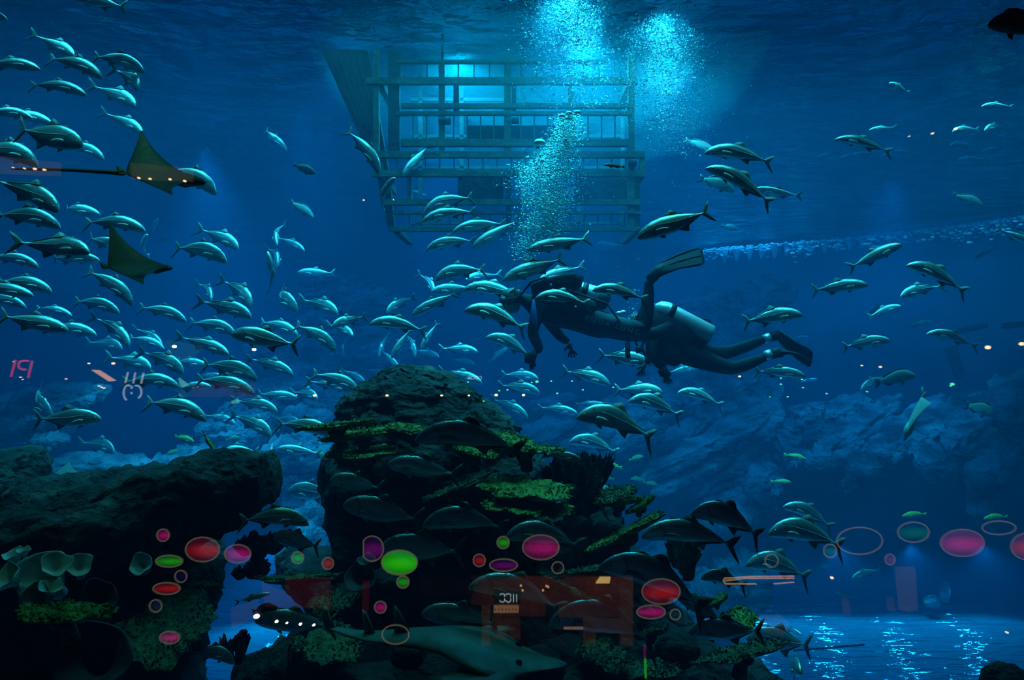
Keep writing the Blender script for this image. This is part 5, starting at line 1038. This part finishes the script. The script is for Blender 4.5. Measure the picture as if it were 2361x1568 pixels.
for i, a in enumerate([(95,1330,62,4.6,'largest pale ruffled sponge with a dark hollow, lower left',0,62),(130,1300,34,4.5,'pale cup sponge overlapping the largest one at upper right',25,40),(182,1302,30,4.6,'small dim cup sponge, rightmost of the pale cluster',20,50),
  (32,1276,24,4.7,'small pale sponge lobe at the top of the cluster',-20,20),(12,1330,36,4.5,'pale sponge cup cut by the left edge',-30,50),(85,1378,36,4.4,'low frilled sponge lip under the largest one',10,80),(118,1350,26,4.4,'folded pale sponge lobe in front of the hollow',40,30),
  (225,1380,44,4.7,'dark tube sponge with a round mouth right of the cluster',10,70,'sponge_dark'),(215,1520,86,4.5,'big faint barrel sponge at the bottom left corner',5,60,'sponge_dark'),(55,1268,16,4.7,'tiny pale sponge knob topping the cluster',0,10),(105,1420,30,4.6,'dim sponge disc just above the flat green plate',0,50,'sponge_dark'),
  (845,1290,22,5.9,'small square-topped grey sponge at the pinnacle foot',0,20,'sponge_dark'),(830,1330,36,5.9,'rounded grey sponge at the pinnacle foot',0,60,'sponge_dark'),(325,1300,26,5.2,'small greenish sponge between two slanted plates',0,60)]):
    cup_sponge(*a[:7], mat=a[7] if len(a) > 7 else 'sponge', seed=i)
def round_coral(px, py, r, d, label, seed):
    c = P(px, py, d); root = empty('coral_head', c, label, 'coral'); s = r*d/F; q = MB(); n = 30; rings = []
    for i in range(1, 16):
        t = PI*i/16; ring = []
        for k in range(n):
            a = 2*PI*k/n; v_ = V((math.sin(t)*math.cos(a), math.sin(t)*math.sin(a)*.8, math.cos(t)*.8)); ring.append(v_*s*(1+.14*noise.noise(v_*2.4+V((seed, 0, 0)))+.08*abs(noise.noise(v_*9))))
        rings.append(ring)
    q.rings(rings); link('head', q.mesh('head', M['rock_dark']), root)
round_coral(880, 1350, 46, 6.0, 'ridged dark coral head below the bright green reflection', 1); round_coral(1400, 1240, 46, 6.4, 'knobbly dark coral head on the right shoulder', 2)
round_coral(1330, 1210, 36, 6.4, 'dark coral head right of the lower broad plate', 3); round_coral(940, 1510, 40, 5.4, 'small dark coral head under the guitarfish', 4); round_coral(2320, 1580, 60, 5.0, 'black rounded rock cut by the bottom right corner', 5)
round_coral(1240, 1540, 60, 5.4, 'dark fringed coral head right of the guitarfish snout', 6); round_coral(1560, 1500, 50, 5.8, 'dark coral head at the lower right reef end', 7); round_coral(330, 1390, 44, 5.6, 'dark coral head behind the scalloped plate', 8)

# ================================================================ RAYS AND GUITARFISH
M['ray'] = noisy('dark_ray_skin', (.07, .12, .11), (.1, .16, .15), 3, .5, .1, 20); M['ray_pale'] = noisy('pale_ray_belly', (.28, .42, .36), (.36, .5, .42), 3, .5, .1, 20)
M['guitar'] = noisy('guitarfish_skin', (.10, .17, .13), (.16, .25, .19), 4, .5, .15, 20, c2=(.22, .32, .27))
def ray(label, nose, rear, wingA, wingB, d, tail=None, mat='ray', headw=.34, sweep=.25, dA=0., dB=0., dr=0., thick=.09, name='eagle_ray'):
    """nose, rear: ends of the body axis in the frame; wingA / wingB: wing tips with their extra distance"""
    A, B = P(*nose, d), P(*rear, d+dr); ax = B-A; L_ = ax.length; c0 = A.lerp(B, .5); root = empty(name, c0, label, 'ray'); axn = ax/L_
    tA, tB = P(*wingA, d+dA), P(*wingB, d+dB)
    nrm = (tA-c0).cross(tB-c0)
    nrm = axn.cross((tA-tB)).normalized(); m_, n = 14, 16; rings = []
    for i in range(-m_, m_+1):
        s = i/m_; a = abs(s); tip = tA if s > 0 else tB; root_pt = A+ax*.45
        mid = root_pt.lerp(tip, a**1.15) if a else root_pt
        cl = L_*(.5*(1-a)**2.1+.02); ct = L_*(.46*(1-a**1.5)*(1-.35*a)+.012); le = mid-axn*cl; te = mid+axn*ct
        if a < .2: le = le-axn*L_*.1*(1-a/.2)
        th = thick*L_*((1-a)**1.4+.035); ring = []
        for k in range(n):
            t = 2*PI*k/n; ring.append(le.lerp(te, .5-.5*math.cos(t))+nrm*th*math.sin(t)*(.55+.45*math.cos(t*.5)**2))
        rings.append([p-c0 for p in ring])
    q = MB(); q.rings(rings); link('body', q.mesh('body', M[mat]), root)
    q = MB(); q.tube([A-c0-axn*L_*.06, A-c0+axn*L_*.1, A-c0+axn*L_*.28], [L_*.05, L_*.1, L_*.07], 12); link('snout', q.mesh('snout', M[mat]), root)
    for s in (1, -1):
        tp = (tA if s > 0 else tB)-c0; b0 = B-c0-axn*L_*.1; q = MB(); o = b0+tp.normalized()*L_*.17+axn*L_*.12; q.slab([b0-axn*L_*.08, b0+tp.normalized()*L_*.09, o, b0+axn*L_*.12], L_*.02, nrm); link('pelvic_fin', q.mesh('pelvic_fin', M[mat]), root)
        q = MB(); q.ball(A-c0+axn*L_*.12+tp.normalized()*L_*.085, L_*.018, 8, 5); link('eye', q.mesh('eye', M['eye']), root)
    if tail:
        q = MB(); pts = [P(x, y, d+dr) for x, y in tail]; q.tube([p-c0 for p in pts], [L_*.03*(1-i/len(pts))+.003 for i in range(len(pts))], 8); link('tail', q.mesh('tail', M[mat]), root)
    return root
ray('eagle ray with one wing raised and whip tail, upper left', (446, 418), (275, 398), (326, 302), (395, 448), 4.6, [(285, 399), (250, 397), (160, 392), (28, 389)], dA=.25, dB=-.5, thick=.11)
ray('eagle ray with tall pointed wing over the left shoal', (376, 618), (238, 618), (253, 514), (330, 655), 5.0, None, dA=.2, dB=-.55, thick=.1)
ray('pale bellied ray turned on edge over the right rock strata', (2090, 1002), (2128, 908), (2075, 1020), (2148, 930), 9.0, [(2128, 915), (2126, 892)], mat='ray_pale', dA=.3, dB=-.4, thick=.08)
ray('dark ray silhouette resting behind the craggy ledge', (200, 1102), (120, 1090), (160, 1064), (170, 1112), 7.6, None, dA=.3, dB=-.3)

gf = empty('guitarfish', P(1040, 1480, 4.9), 'long guitarfish gliding right just above the bottom reef', 'guitarfish')
cols = [(760,1444,1450,.03),(800,1452,1466,.06),(850,1460,1475,.10),(900,1458,1482,.14),(960,1455,1486,.18),(1020,1458,1492,.26),(1080,1468,1512,.40),(1130,1480,1522,.48),(1170,1496,1528,.42),(1210,1512,1530,.26),(1250,1522,1533,.15),(1290,1527,1535,.08),(1306,1530,1534,.03)]
secs = [(P(x, (t+b_)/2, 4.9), V((0, 0, (b_-t)/2/F*4.9)), V((0, hw*.8, 0))) for x, t, b_, hw in cols]
loft('body', secs, M['guitar'], amp=.0, n=24, sub=4, root=gf, q=1., ridged=False)
for o in ([(840, 1462), (838, 1440), (834, 1403), (846, 1412), (858, 1440), (866, 1462)], [(908, 1460), (909, 1430), (909, 1394), (920, 1405), (934, 1430), (946, 1456)]):
    q = MB(); q.slab([P(x, y, 4.9) for x, y in o], .035, (0, 1, 0)); under(gf, 'dorsal_fin', q.mesh('dorsal_fin', M['guitar']))
q = MB(); q.slab([P(x, y, 4.9) for x, y in [(775, 1448), (762, 1425), (756, 1400), (745, 1395), (742, 1425), (750, 1455), (765, 1462)]], .03, (0, 1, 0)); under(gf, 'tail_fin', q.mesh('tail_fin', M['guitar']))
for s in (-1, 1):
    a = P(1090, 1505, 4.9)+V((0, .22*s, 0)); o = [a, a+V((.25, .12*s, .02)), a+V((.2, .3*s, -.02)), a+V((-.05, .42*s, -.05)), a+V((-.2, .3*s, -.04)), a+V((-.22, .1*s, -.01))]
    q = MB(); q.slab(o, .03, (0, 0, 1)); under(gf, 'pectoral_fin', q.mesh('pectoral_fin', M['guitar']))
    q = MB(); q.ball(P(1196, 1507, 4.9)+V((0, .14*s, 0)), .02, 8, 5); under(gf, 'eye', q.mesh('eye', M['eye']))
# thin dark stick lying over the seabed at lower right
q = MB(); q.tube([P(1830, 1500, 20.5), P(1992, 1487, 20.5)], .025, 6); tag(link('pole', q.mesh('pole', M['steel_dark'])), 'thin dark pole over the lit seabed', 'pole')
# dim beams on the far wall at right
for (x0, y0, x1, y1, w_), lb in zip([(2190, 800, 2215, 870, 20), (2185, 768, 2272, 750, 12), (2315, 752, 2400, 742, 14)], ['dim upright beam far behind the right fish', 'dim cross beam beside the upright one, far right', 'dim cross beam running out at the right edge']):
    d = 24; A, B = P(x0, y0, d), P(x1, y1, d); r_ = w_/2/F*d; q = MB(); n = V((0, .12, 0)); pr = V((-(B-A).z, 0, (B-A).x)).normalized()*r_
    q.rings([[p+pr+n, p-pr+n, p-pr-n, p+pr-n] for p in (A, B)]); tag(link('beam', q.mesh('beam', M['steel'], False)), lb, 'beam')
# ================================================================ THE HALL BEHIND THE VIEWER, seen mirrored in the pane
HV = 14.0                                            # distance of the mirrored images
def hall_poly(name, pts, thick, mat, hv=HV, root=None):
    a = [RP(x, y, hv) for x, y in pts]; q = MB(); n = len(a); q.add(a+[p-V((0, thick, 0)) for p in a], [tuple(range(n)), tuple(range(2*n-1, n-1, -1))]+[(k, n+k, n+(k+1) % n, (k+1) % n) for k in range(n)])
    m_ = q.mesh(name, mat, False)
    bm = bmesh.new(); bm.from_mesh(m_); bmesh.ops.recalc_face_normals(bm, faces=bm.faces[:]); bm.to_mesh(m_); bm.free()
    return under(root, name, m_) if root else link(name, m_)
M['hall_dark'] = simple('hall_dark_paint', (.01, .012, .015), .9)
M['rim'] = glow('lamp_rim_glow', (1., .8, .55), .55)
def lampglow(name, c0, c1, s):
    m, nt, N, L, b = newmat(name); N.remove(b); e = N.new('ShaderNodeEmission'); tc = N.new('ShaderNodeTexCoord'); mp = N.new('ShaderNodeMapping'); mp.inputs['Location'].default_value = (-.1, 0, .15)
    g = N.new('ShaderNodeTexGradient'); g.gradient_type = 'SPHERICAL'; L.new(tc.outputs['Object'], mp.inputs[0]); mp.inputs['Scale'].default_value = (.75, 1, 1.5); L.new(mp.outputs[0], g.inputs[0])
    r = N.new('ShaderNodeValToRGB'); r.color_ramp.elements[0].color = (*c0, 1); r.color_ramp.elements[1].color = (*c1, 1); r.color_ramp.elements[1].position = .7; L.new(g.outputs[0], r.inputs[0])
    L.new(r.outputs[0], e.inputs[0]); e.inputs[1].default_value = s; L.new(e.outputs[0], N['Material Output'].inputs[0]); return m
G = {'red': lampglow('red_lamp_glow', (.12, .005, .02), (.75, .015, .015), 1.9), 'green': lampglow('green_lamp_glow', (.01, .25, .01), (.04, .8, .01), 1.7), 'pink': lampglow('pink_lamp_glow', (.18, .004, .1), (.8, .01, .28), 1.9),
     'purple': lampglow('purple_lamp_glow', (.05, .002, .12), (.4, .01, .42), 1.1), 'blue': lampglow('blue_lamp_glow', (.004, .004, .06), (.03, .006, .12), .9), 'none': M['hall_dark'], 'lime': lampglow('lime_lamp_glow', (.02, .5, .0), (.04, 1., .0), 2.6), 'dgreen': lampglow('dim_green_lamp_glow', (.0, .06, .03), (.01, .5, .02), .8)}
def oval_lamp(x, y, w_, h_, col, label, cut=None):
    c = RP(x, y, HV); root = empty('oval_lamp', c, label, 'lamp', 'oval ceiling lamps mirrored in the pane'); s = HV/F; a, b_ = w_/2*s, h_/2*s; n = 48
    pts = [(a*math.cos(2*PI*k/n), b_*math.sin(2*PI*k/n)) for k in range(n)]
    if cut: pts = [(max(x_, (cut[0]-x)*s) if cut[1] > 0 else min(x_, (cut[0]-x)*s), z) for x_, z in pts]
    q = MB(); q.add([(x_/a, 0, z/b_) for x_, z in pts]+[(x_/a, -.012/b_, z/b_) for x_, z in pts], [tuple(range(n)), tuple(range(2*n-1, n-1, -1))]+[(k, n+k, n+(k+1) % n, (k+1) % n) for k in range(n)])
    o = link('shade', q.mesh('shade', G[col], False), root); o.scale = (a, b_, b_); o.rotation_euler = (0, 0, 0)
    q = MB(); q.tube([V((x_*1.0, .02, z)) for x_, z in pts]+[V((pts[0][0], .02, pts[0][1]))], 1.5*s, 6); link('rim', q.mesh('rim', M['rim']), root)
for a in [(376,1234,28,28,'pink','small pink round lamp on the slanted frosted plate'),(390,1294,62,27,'green','green oval lamp at lower left'),(467,1267,78,56,'red','red oval lamp crossed by a ghostly fish, lower left'),(548,1277,60,42,'pink','pink oval lamp right of the red one, lower left'),
 (417,1329,27,27,'blue','dark blue round lamp under the green oval'),(384,1357,62,27,'red','red oval lamp low at left'),(359,1397,28,28,'blue','dark blue round lamp below the low red oval'),(391,1470,46,28,'pink','pink half lamp at bottom left'),
 (686,1286,27,27,'green','small green round lamp over the gap'),(756,1299,26,27,'red','red lamp fragment left of the pinnacle foot'),(858,1265,52,58,'purple','purple half oval lamp cut straight on its left',(838,1)),(921,1297,83,57,'lime','brightest lime green oval lamp at bottom centre'),
 (929,1342,28,28,'green','small green round lamp under the lime oval'),(877,1400,27,27,'pink','small pink round lamp above the guitarfish fins'),(1160,1251,28,28,'green','small green round lamp between two deep trevallies'),(1105,1292,28,28,'red','small red round lamp at bottom centre'),
 (1161,1303,64,28,'purple','flat purple oval lamp at bottom centre'),(1247,1262,84,57,'pink','large pink oval lamp right of centre'),(1286,1309,27,27,'none','unlit round lamp ring right of centre'),(1524,1364,88,58,'red','large red oval lamp at lower right centre'),
 (1501,1411,66,31,'pink','pink oval lamp just under the large red one'),(1557,1417,24,24,'none','faint unlit ring beside the lower pink oval'),(1982,1247,105,62,'none','big empty ring lamp at lower right'),(1914,1270,30,30,'dgreen','small dim green lamp left of the big empty ring'),
 (2106,1227,72,46,'dgreen','dim green oval lamp under the rabbitfish'),(2219,1252,100,62,'pink','largest pink oval lamp at far right'),(2303,1217,77,31,'none','thin empty oval ring at far right'),(2371,1260,80,62,'red','red oval lamp cut by the right edge'),
 (1779,1293,30,30,'none','faint unlit ring over the open mouthed trevally'),(2052,1290,22,24,'purple','tiny violet lamp under the dim green oval'),(912,1463,62,44,'none','unlit ring lamp by the guitarfish fins')]: oval_lamp(*a[:6], cut=a[6] if len(a) > 6 else None)
# pin-point lights
M['warm'] = glow('warm_bulb_glow', (1., .55, .25), 13); M['green_dot'] = glow('green_bulb_glow', (.08, 1., .4), 8); M['white_dot'] = glow('white_bulb_glow', (1., .95, .85), 36)
def dots(lst, mat, label, group, r=2.2, name='ceiling_spotlight'):
    q = MB(); q.ball((0, 0, 0), (r*1.25/F*HV, r/F*HV, r*.85/F*HV), 8, 5); me = q.mesh(name, mat)
    for i, (x, y, *k) in enumerate(sorted(lst)):
        o = link(name, me, None, RP(x, y, HV)); o.scale = (k[0],)*3 if k else (1,)*3; tag(o, (ORD[i]+' from the left of the '+label) if len(lst) > 1 else label, 'light', group)
dots([(725,912,1.6),(892,912,1.4),(1018,912,1.2),(1081,912,1.1),(1144,911,1.6),(1207,911,1.5),(683,911,.7)], M['warm'], 'warm ceiling lights in a row across the pinnacle', 'ceiling lights across the pinnacle')
dots([(29,386,.8),(55,388,1.1),(79,389,1.5),(101,391,1.4),(319,410,1.3),(345,412,1.3),(391,413,1.3),(425,417,1.4)], M['warm'], 'warm lights mirrored around the upper ray', 'ceiling lights at upper left')
dots([(31,834,.8),(46,870,.8),(51,875,.7),(151,874,.8),(204,838,1.),(260,838,1.5),(227,890,.9),(233,893,.9),(239,895,.9)], M['warm'], 'small warm lights around the red lettering, far left', 'warm lights at far left')
dots([(2097,314,.8),(2151,307,1.2),(2205,296,1.5)], M['warm'], 'three warm lights mirrored at upper right', 'warm lights at upper right')
dots([(1706,868,1.2),(1988,843,.9),(2031,846,1.3),(2279,801,2.4),(2357,793,2.2),(838,461,.9),(907,460,.6),(1919,1333,1.5),(2323,1459,1.2)], M['warm'], 'lone scattered warm lights in the whole picture', 'scattered warm lights')
dots([(1238,880,1.5),(1226,882,.8),(1271,879,.9),(1319,879,.9),(1151,901,.9),(1170,899,.9),(1285,907,1.),(1344,899,.9),(1414,893,.9),(1115,925,.8),(1079,881,.8),(1801,872,.9),(1850,875,1.),(1801,886,.9),(1852,894,.8),(1776,915,.7),(1817,915,.9),(1907,908,.9),(2000,903,.9),(2193,890,.9),(2197,886,1.8)], M['green_dot'], 'tiny green lights right of the pinnacle', 'green lights')
dots([(591,1422,2.6),(637,1434,1.5),(661,1437,1.),(692,1440,1.3),(723,1442,1.2),(401,799,1.9),(585,806,1.6)], M['white_dot'], 'white lights mirrored in the left half', 'white lights at bottom left')
# mirrored signs, drawn as strokes
def strokes(name, label, lines, mat, r):
    root = empty(name, RP(*lines[0][0], HV), label, 'sign')
    for l in lines:
        q = MB(); q.tube([RP(x, y, HV)-root.location for x, y in l], r/F*HV, 6); link('letter_stroke', q.mesh('letter_stroke', mat), root)
M['red_sign'] = glow('red_sign_glow', (1., .05, .12), 2.6); M['white_sign'] = glow('white_sign_glow', (.8, .85, .95), 2.2); M['gold'] = glow('gold_sign_glow', (1., .55, .22), 2.5)
arc = lambda cx, cy_, rx, ry, a0, a1, n=10: [(cx+rx*math.cos(math.radians(a0+(a1-a0)*i/n)), cy_+ry*math.sin(math.radians(a0+(a1-a0)*i/n))) for i in range(n+1)]
strokes('neon_sign', 'red mirrored lettering at the far left', [[(34, 830), (24, 869)], [(73, 832), (63, 872)], [(65, 832)]+arc(51, 842, 10, 10, 270, 90)+[(59, 852)]], M['red_sign'], 2.2)
strokes('shop_sign', 'white mirrored lettering in two rows at left', [[(294, 858), (288, 883)], [(311, 859), (306, 884)], [(330, 860), (324, 885)], arc(294, 906, 10, 18, 110, 300), arc(314, 904, 11, 15, 250, 430), [(303, 890), (302, 897)], [(302, 904), (302, 909)]], M['white_sign'], 1.9)
strokes('neon_sign', 'gold streaked light sign at lower right', [[(1672, 1334), (1730, 1330), (1832, 1329)], [(1672, 1340), (1720, 1334), (1832, 1334)], [(1672, 1347), (1745, 1347)], [(1785, 1347), (1832, 1343)], [(1672, 1334), (1668, 1340), (1674, 1347)]], M['gold'], 1.2)
cu = bpy.data.curves.new('t', 'FONT'); cu.body = 'cook'; cu.size = .12; cu.extrude = .004
to = bpy.data.objects.new('t', cu); COL.objects.link(to); dg = bpy.context.evaluated_depsgraph_get(); tm = bpy.data.meshes.new_from_object(to.evaluated_get(dg)); bpy.data.objects.remove(to)
tm.materials.clear(); tm.materials.append(M['white_sign']); tm.transform(Matrix.Translation(RP(1112, 875, HV)) @ Matrix.Rotation(PI, 4, 'Z') @ Matrix.Rotation(PI/2, 4, 'X')); tag(link('shop_sign', tm), 'faint mirrored word over the pinnacle', 'sign')
# shop front
M['shop'] = noisy('orange_brown_wall', (.4, .12, .04), (.6, .2, .06), .8, .8, .1, 3); M['shop_dark'] = simple('dark_shop_interior', (.03, .012, .01), .8); M['shop_tan'] = simple('tan_shop_pillar', (.55, .3, .08), .7)
M['shop_red'] = simple('red_shop_panel', (.5, .04, .02), .7); M['shop_cream'] = glow('lit_shop_panel', (1., .5, .22), .9); M['lit'] = glow('lit_ceiling_panel', (1., .62, .2), 3.)
sf = empty('shop', RP(1300, 1480, HV+.5), 'orange lit shop front mirrored at bottom centre', 'shop')
H2 = HV+.6
def sp(name, x0, y0, x1, y1, mt, off=0., th=.1): hall_poly(name, [(x0, y0), (x1, y0), (x1, y1), (x0, y1)], th, M[mt], H2-off, sf)
sp('back_panel', 965, 1330, 1460, 1490, 'shop_dark'); sp('fascia', 1085, 1331, 1432, 1396, 'shop', .1); sp('fascia', 1140, 1390, 1258, 1422, 'shop', .15); sp('fascia', 1288, 1390, 1432, 1424, 'shop', .15)
sp('pillar', 1430, 1331, 1460, 1490, 'shop_tan', .2); sp('pillar', 1110, 1400, 1130, 1490, 'shop_tan', .2); sp('pillar', 1345, 1424, 1374, 1490, 'shop_tan', .2); sp('pillar', 975, 1335, 1090, 1372, 'shop_red', .1); sp('doorway', 1134, 1424, 1200, 1478, 'shop', .12); sp('display_case', 1374, 1428, 1430, 1460, 'shop_tan', .16)
sp('sign_board', 1140, 1366, 1200, 1392, 'shop_dark', .25, .05); sp('light_strip', 1138, 1398, 1196, 1414, 'shop_cream', .25, .05)
sp('counter', 1140, 1455, 1200, 1475, 'shop_tan', .22); sp('shelf', 1300, 1448, 1345, 1452, 'shop_cream', .22, .04)
hall_poly('ceiling_panel', [(1384, 1332), (1408, 1332), (1406, 1346), (1374, 1346)], .05, M['lit'], H2-.3, sf)
for x, y in [(1201, 1351), (1260, 1352), (1205, 1362), (1252, 1362), (1264, 1354)]: q = MB(); q.ball((0, 0, 0), .02, 8, 5); o = link('downlight', q.mesh('downlight', M['lit']), sf, RP(x, y, H2-.3)-sf.location)
for x in range(1142, 1195, 8): q = MB(); q.ball((0, 0, 0), .012, 6, 4); link('strip_bulb', q.mesh('strip_bulb', M['shop_dark']), sf, RP(x, 1406, H2-.3)-sf.location)
for ln in ([arc(1158, 1374, 6, 4, 200, 400), arc(1158, 1384, 6, 5, -40, 170)], [arc(1172, 1374, 6, 4, 200, 400), arc(1172, 1384, 6, 5, -40, 170)], [[(1184, 1371), (1184, 1389)]], [[(1191, 1371), (1191, 1389)]]):
    for l in ln: q = MB(); q.tube([RP(x, y, H2-.3)-sf.location for x, y in l], .009, 5); link('sign_letter', q.mesh('sign_letter', M['white_sign']), sf)
for (x, y, h_), lb in zip([(1172, 1478, 40), (1225, 1480, 46), (1300, 1478, 40), (1390, 1470, 34)], ['shopper in dark clothes standing left in the mirrored shop', 'shopper in dark clothes at the mirrored shop door', 'shopper before the mirrored display shelf', 'shopper at the right pillar of the mirrored shop']):
    d = H2-.9; s = d/F*h_/1.75; b_ = RP(x, y+h_/2, d); o = empty('person', b_, lb, 'person', 'shoppers in the mirrored hall')
    X = lambda a, z: V((a*s, 0, z*s)); N_ = [(b_+X(0, .95), .16*s, .11*s), (b_+X(0, 1.2), .15*s, .11*s), (b_+X(0, 1.4), .19*s, .11*s), (b_+X(0, 1.5), .06*s, .06*s), (b_+X(0, 1.6), .1*s, .1*s), (b_+X(0, 1.7), .08*s, .09*s),
        (b_+X(.2, 1.38), .055*s, .055*s), (b_+X(.27, 1.1), .045*s, .045*s), (b_+X(.26, .85), .035*s, .035*s), (b_+X(-.2, 1.38), .055*s, .055*s), (b_+X(-.27, 1.1), .045*s, .045*s), (b_+X(-.26, .85), .035*s, .035*s),
        (b_+X(.1, .85), .09*s, .09*s), (b_+X(.1, .48), .065*s, .065*s), (b_+X(.1, .06), .05*s, .06*s), (b_+X(-.1, .85), .09*s, .09*s), (b_+X(-.1, .48), .065*s, .065*s), (b_+X(-.1, .06), .05*s, .06*s)]
    skin_body('body', N_, [(0, 1), (1, 2), (2, 3), (3, 4), (4, 5), (2, 6), (6, 7), (7, 8), (2, 9), (9, 10), (10, 11), (0, 12), (12, 13), (13, 14), (0, 15), (15, 16), (16, 17)], M['shop_dark'], o, 1, 0)
lamp_spot('shop_spotlight', (RP(1250, 1400, HV).x, -8.5, 6.5), RP(1290, 1400, H2), 190, (1., .55, .25), 40, .4, .05)
# other lit bits of the hall
def board(name, label, pts, mat, cat='panel', hv=HV): tag(hall_poly(name, pts, .08, M[mat] if mat in M else mat, hv), label, cat)
M['dim_or'] = glow('dim_orange_facade', (1., .3, .15), .07); M['dim_red'] = glow('dim_red_facade', (1., .06, .05), .09); M['dim_gr'] = glow('dim_green_facade', (.2, 1., .55), .14); M['dim_tan'] = glow('dim_tan_facade', (1., .6, .4), .11); M['orange_bar'] = glow('orange_light_bar', (1., .5, .22), 3.2); M['gr_lit'] = glow('green_white_light_panel', (.2, 1., .7), 1.6)
board('ceiling_cove', 'dim orange ceiling cove mirrored over the upper ray', [(299, 374), (443, 388), (441, 418), (300, 411)], 'dim_tan'); board('ceiling_cove', 'dim pinkish ceiling cove mirrored at the left edge', [(-20, 357), (136, 374), (132, 404), (-20, 398)], 'dim_tan')
board('light_bar', 'orange slanting light bar left of the white lettering', [(209, 853), (224, 854), (262, 878), (250, 880)], 'orange_bar', 'light')
board('facade_panel', 'dim orange panel mirrored on a trevally belly, left', [(440, 885), (585, 885), (587, 900), (578, 916), (440, 916)], 'dim_or'); board('facade_panel', 'dim green panel mirrored in the left shoal', [(380, 784), (465, 798), (440, 830), (385, 830)], 'dim_gr')
board('lit_sign', 'bright green light panel mirrored in the left shoal', [(410, 872), (432, 888), (420, 893), (414, 890)], 'gr_lit', 'light'); board('lit_sign', 'green striped light panel mirrored under the bright one', [(400, 898), (418, 900), (438, 914), (425, 917)], 'dim_gr', 'light')
board('lit_sign', 'small green light panel mirrored by the orange belly', [(533, 925), (545, 920), (548, 930), (534, 932)], 'gr_lit', 'light')
board('facade_panel', 'dim red shop wall mirrored at lower left', [(602, 1346), (655, 1370), (658, 1335), (760, 1335), (760, 1405), (610, 1400)], 'dim_red'); board('facade_panel', 'dim orange shop wall behind the white light dots', [(530, 1405), (590, 1385), (600, 1420), (535, 1450)], 'dim_or')
board('pillar', 'tapered pinkish pillar mirrored at lower right', [(2068, 1310), (2112, 1310), (2118, 1408), (2100, 1412), (2078, 1408)], 'dim_tan'); board('facade_panel', 'small pale figure shaped panel left of the pillar', [(2052, 1380), (2062, 1380), (2066, 1410), (2050, 1410)], 'dim_or'); board('facade_panel', 'small pinkish panel at the far seabed, lower right', [(1946, 1382), (1958, 1384), (1965, 1416), (1948, 1418)], 'dim_or')
board('facade_panel', 'narrow red column mirrored at the pinnacle foot', [(835, 1342), (850, 1342), (848, 1412), (834, 1410)], 'dim_red'); board('facade_panel', 'reddish patch mirrored on the tail-up trevally', [(1752, 1425), (1800, 1420), (1822, 1440), (1806, 1470), (1770, 1465)], 'dim_or')
board('hanging_neon', 'thin magenta neon tube mirrored at bottom right centre', [(1485, 1492), (1491, 1492), (1489, 1520), (1486, 1520)], G['pink'], 'light'); board('hanging_neon', 'thin green neon tube mirrored under the magenta one', [(1487, 1522), (1491, 1522), (1492, 1566), (1488, 1566)], G['lime'], 'light')
# hall shell
q = MB(); q.quadbox((-21, -15.5, -3), (21, -15.3, 16)); tag(link('wall_hall', q.mesh('wall_hall', M['hall_dark'], False)), 'dark end wall of the hall facing the pane', None, None, 'structure')
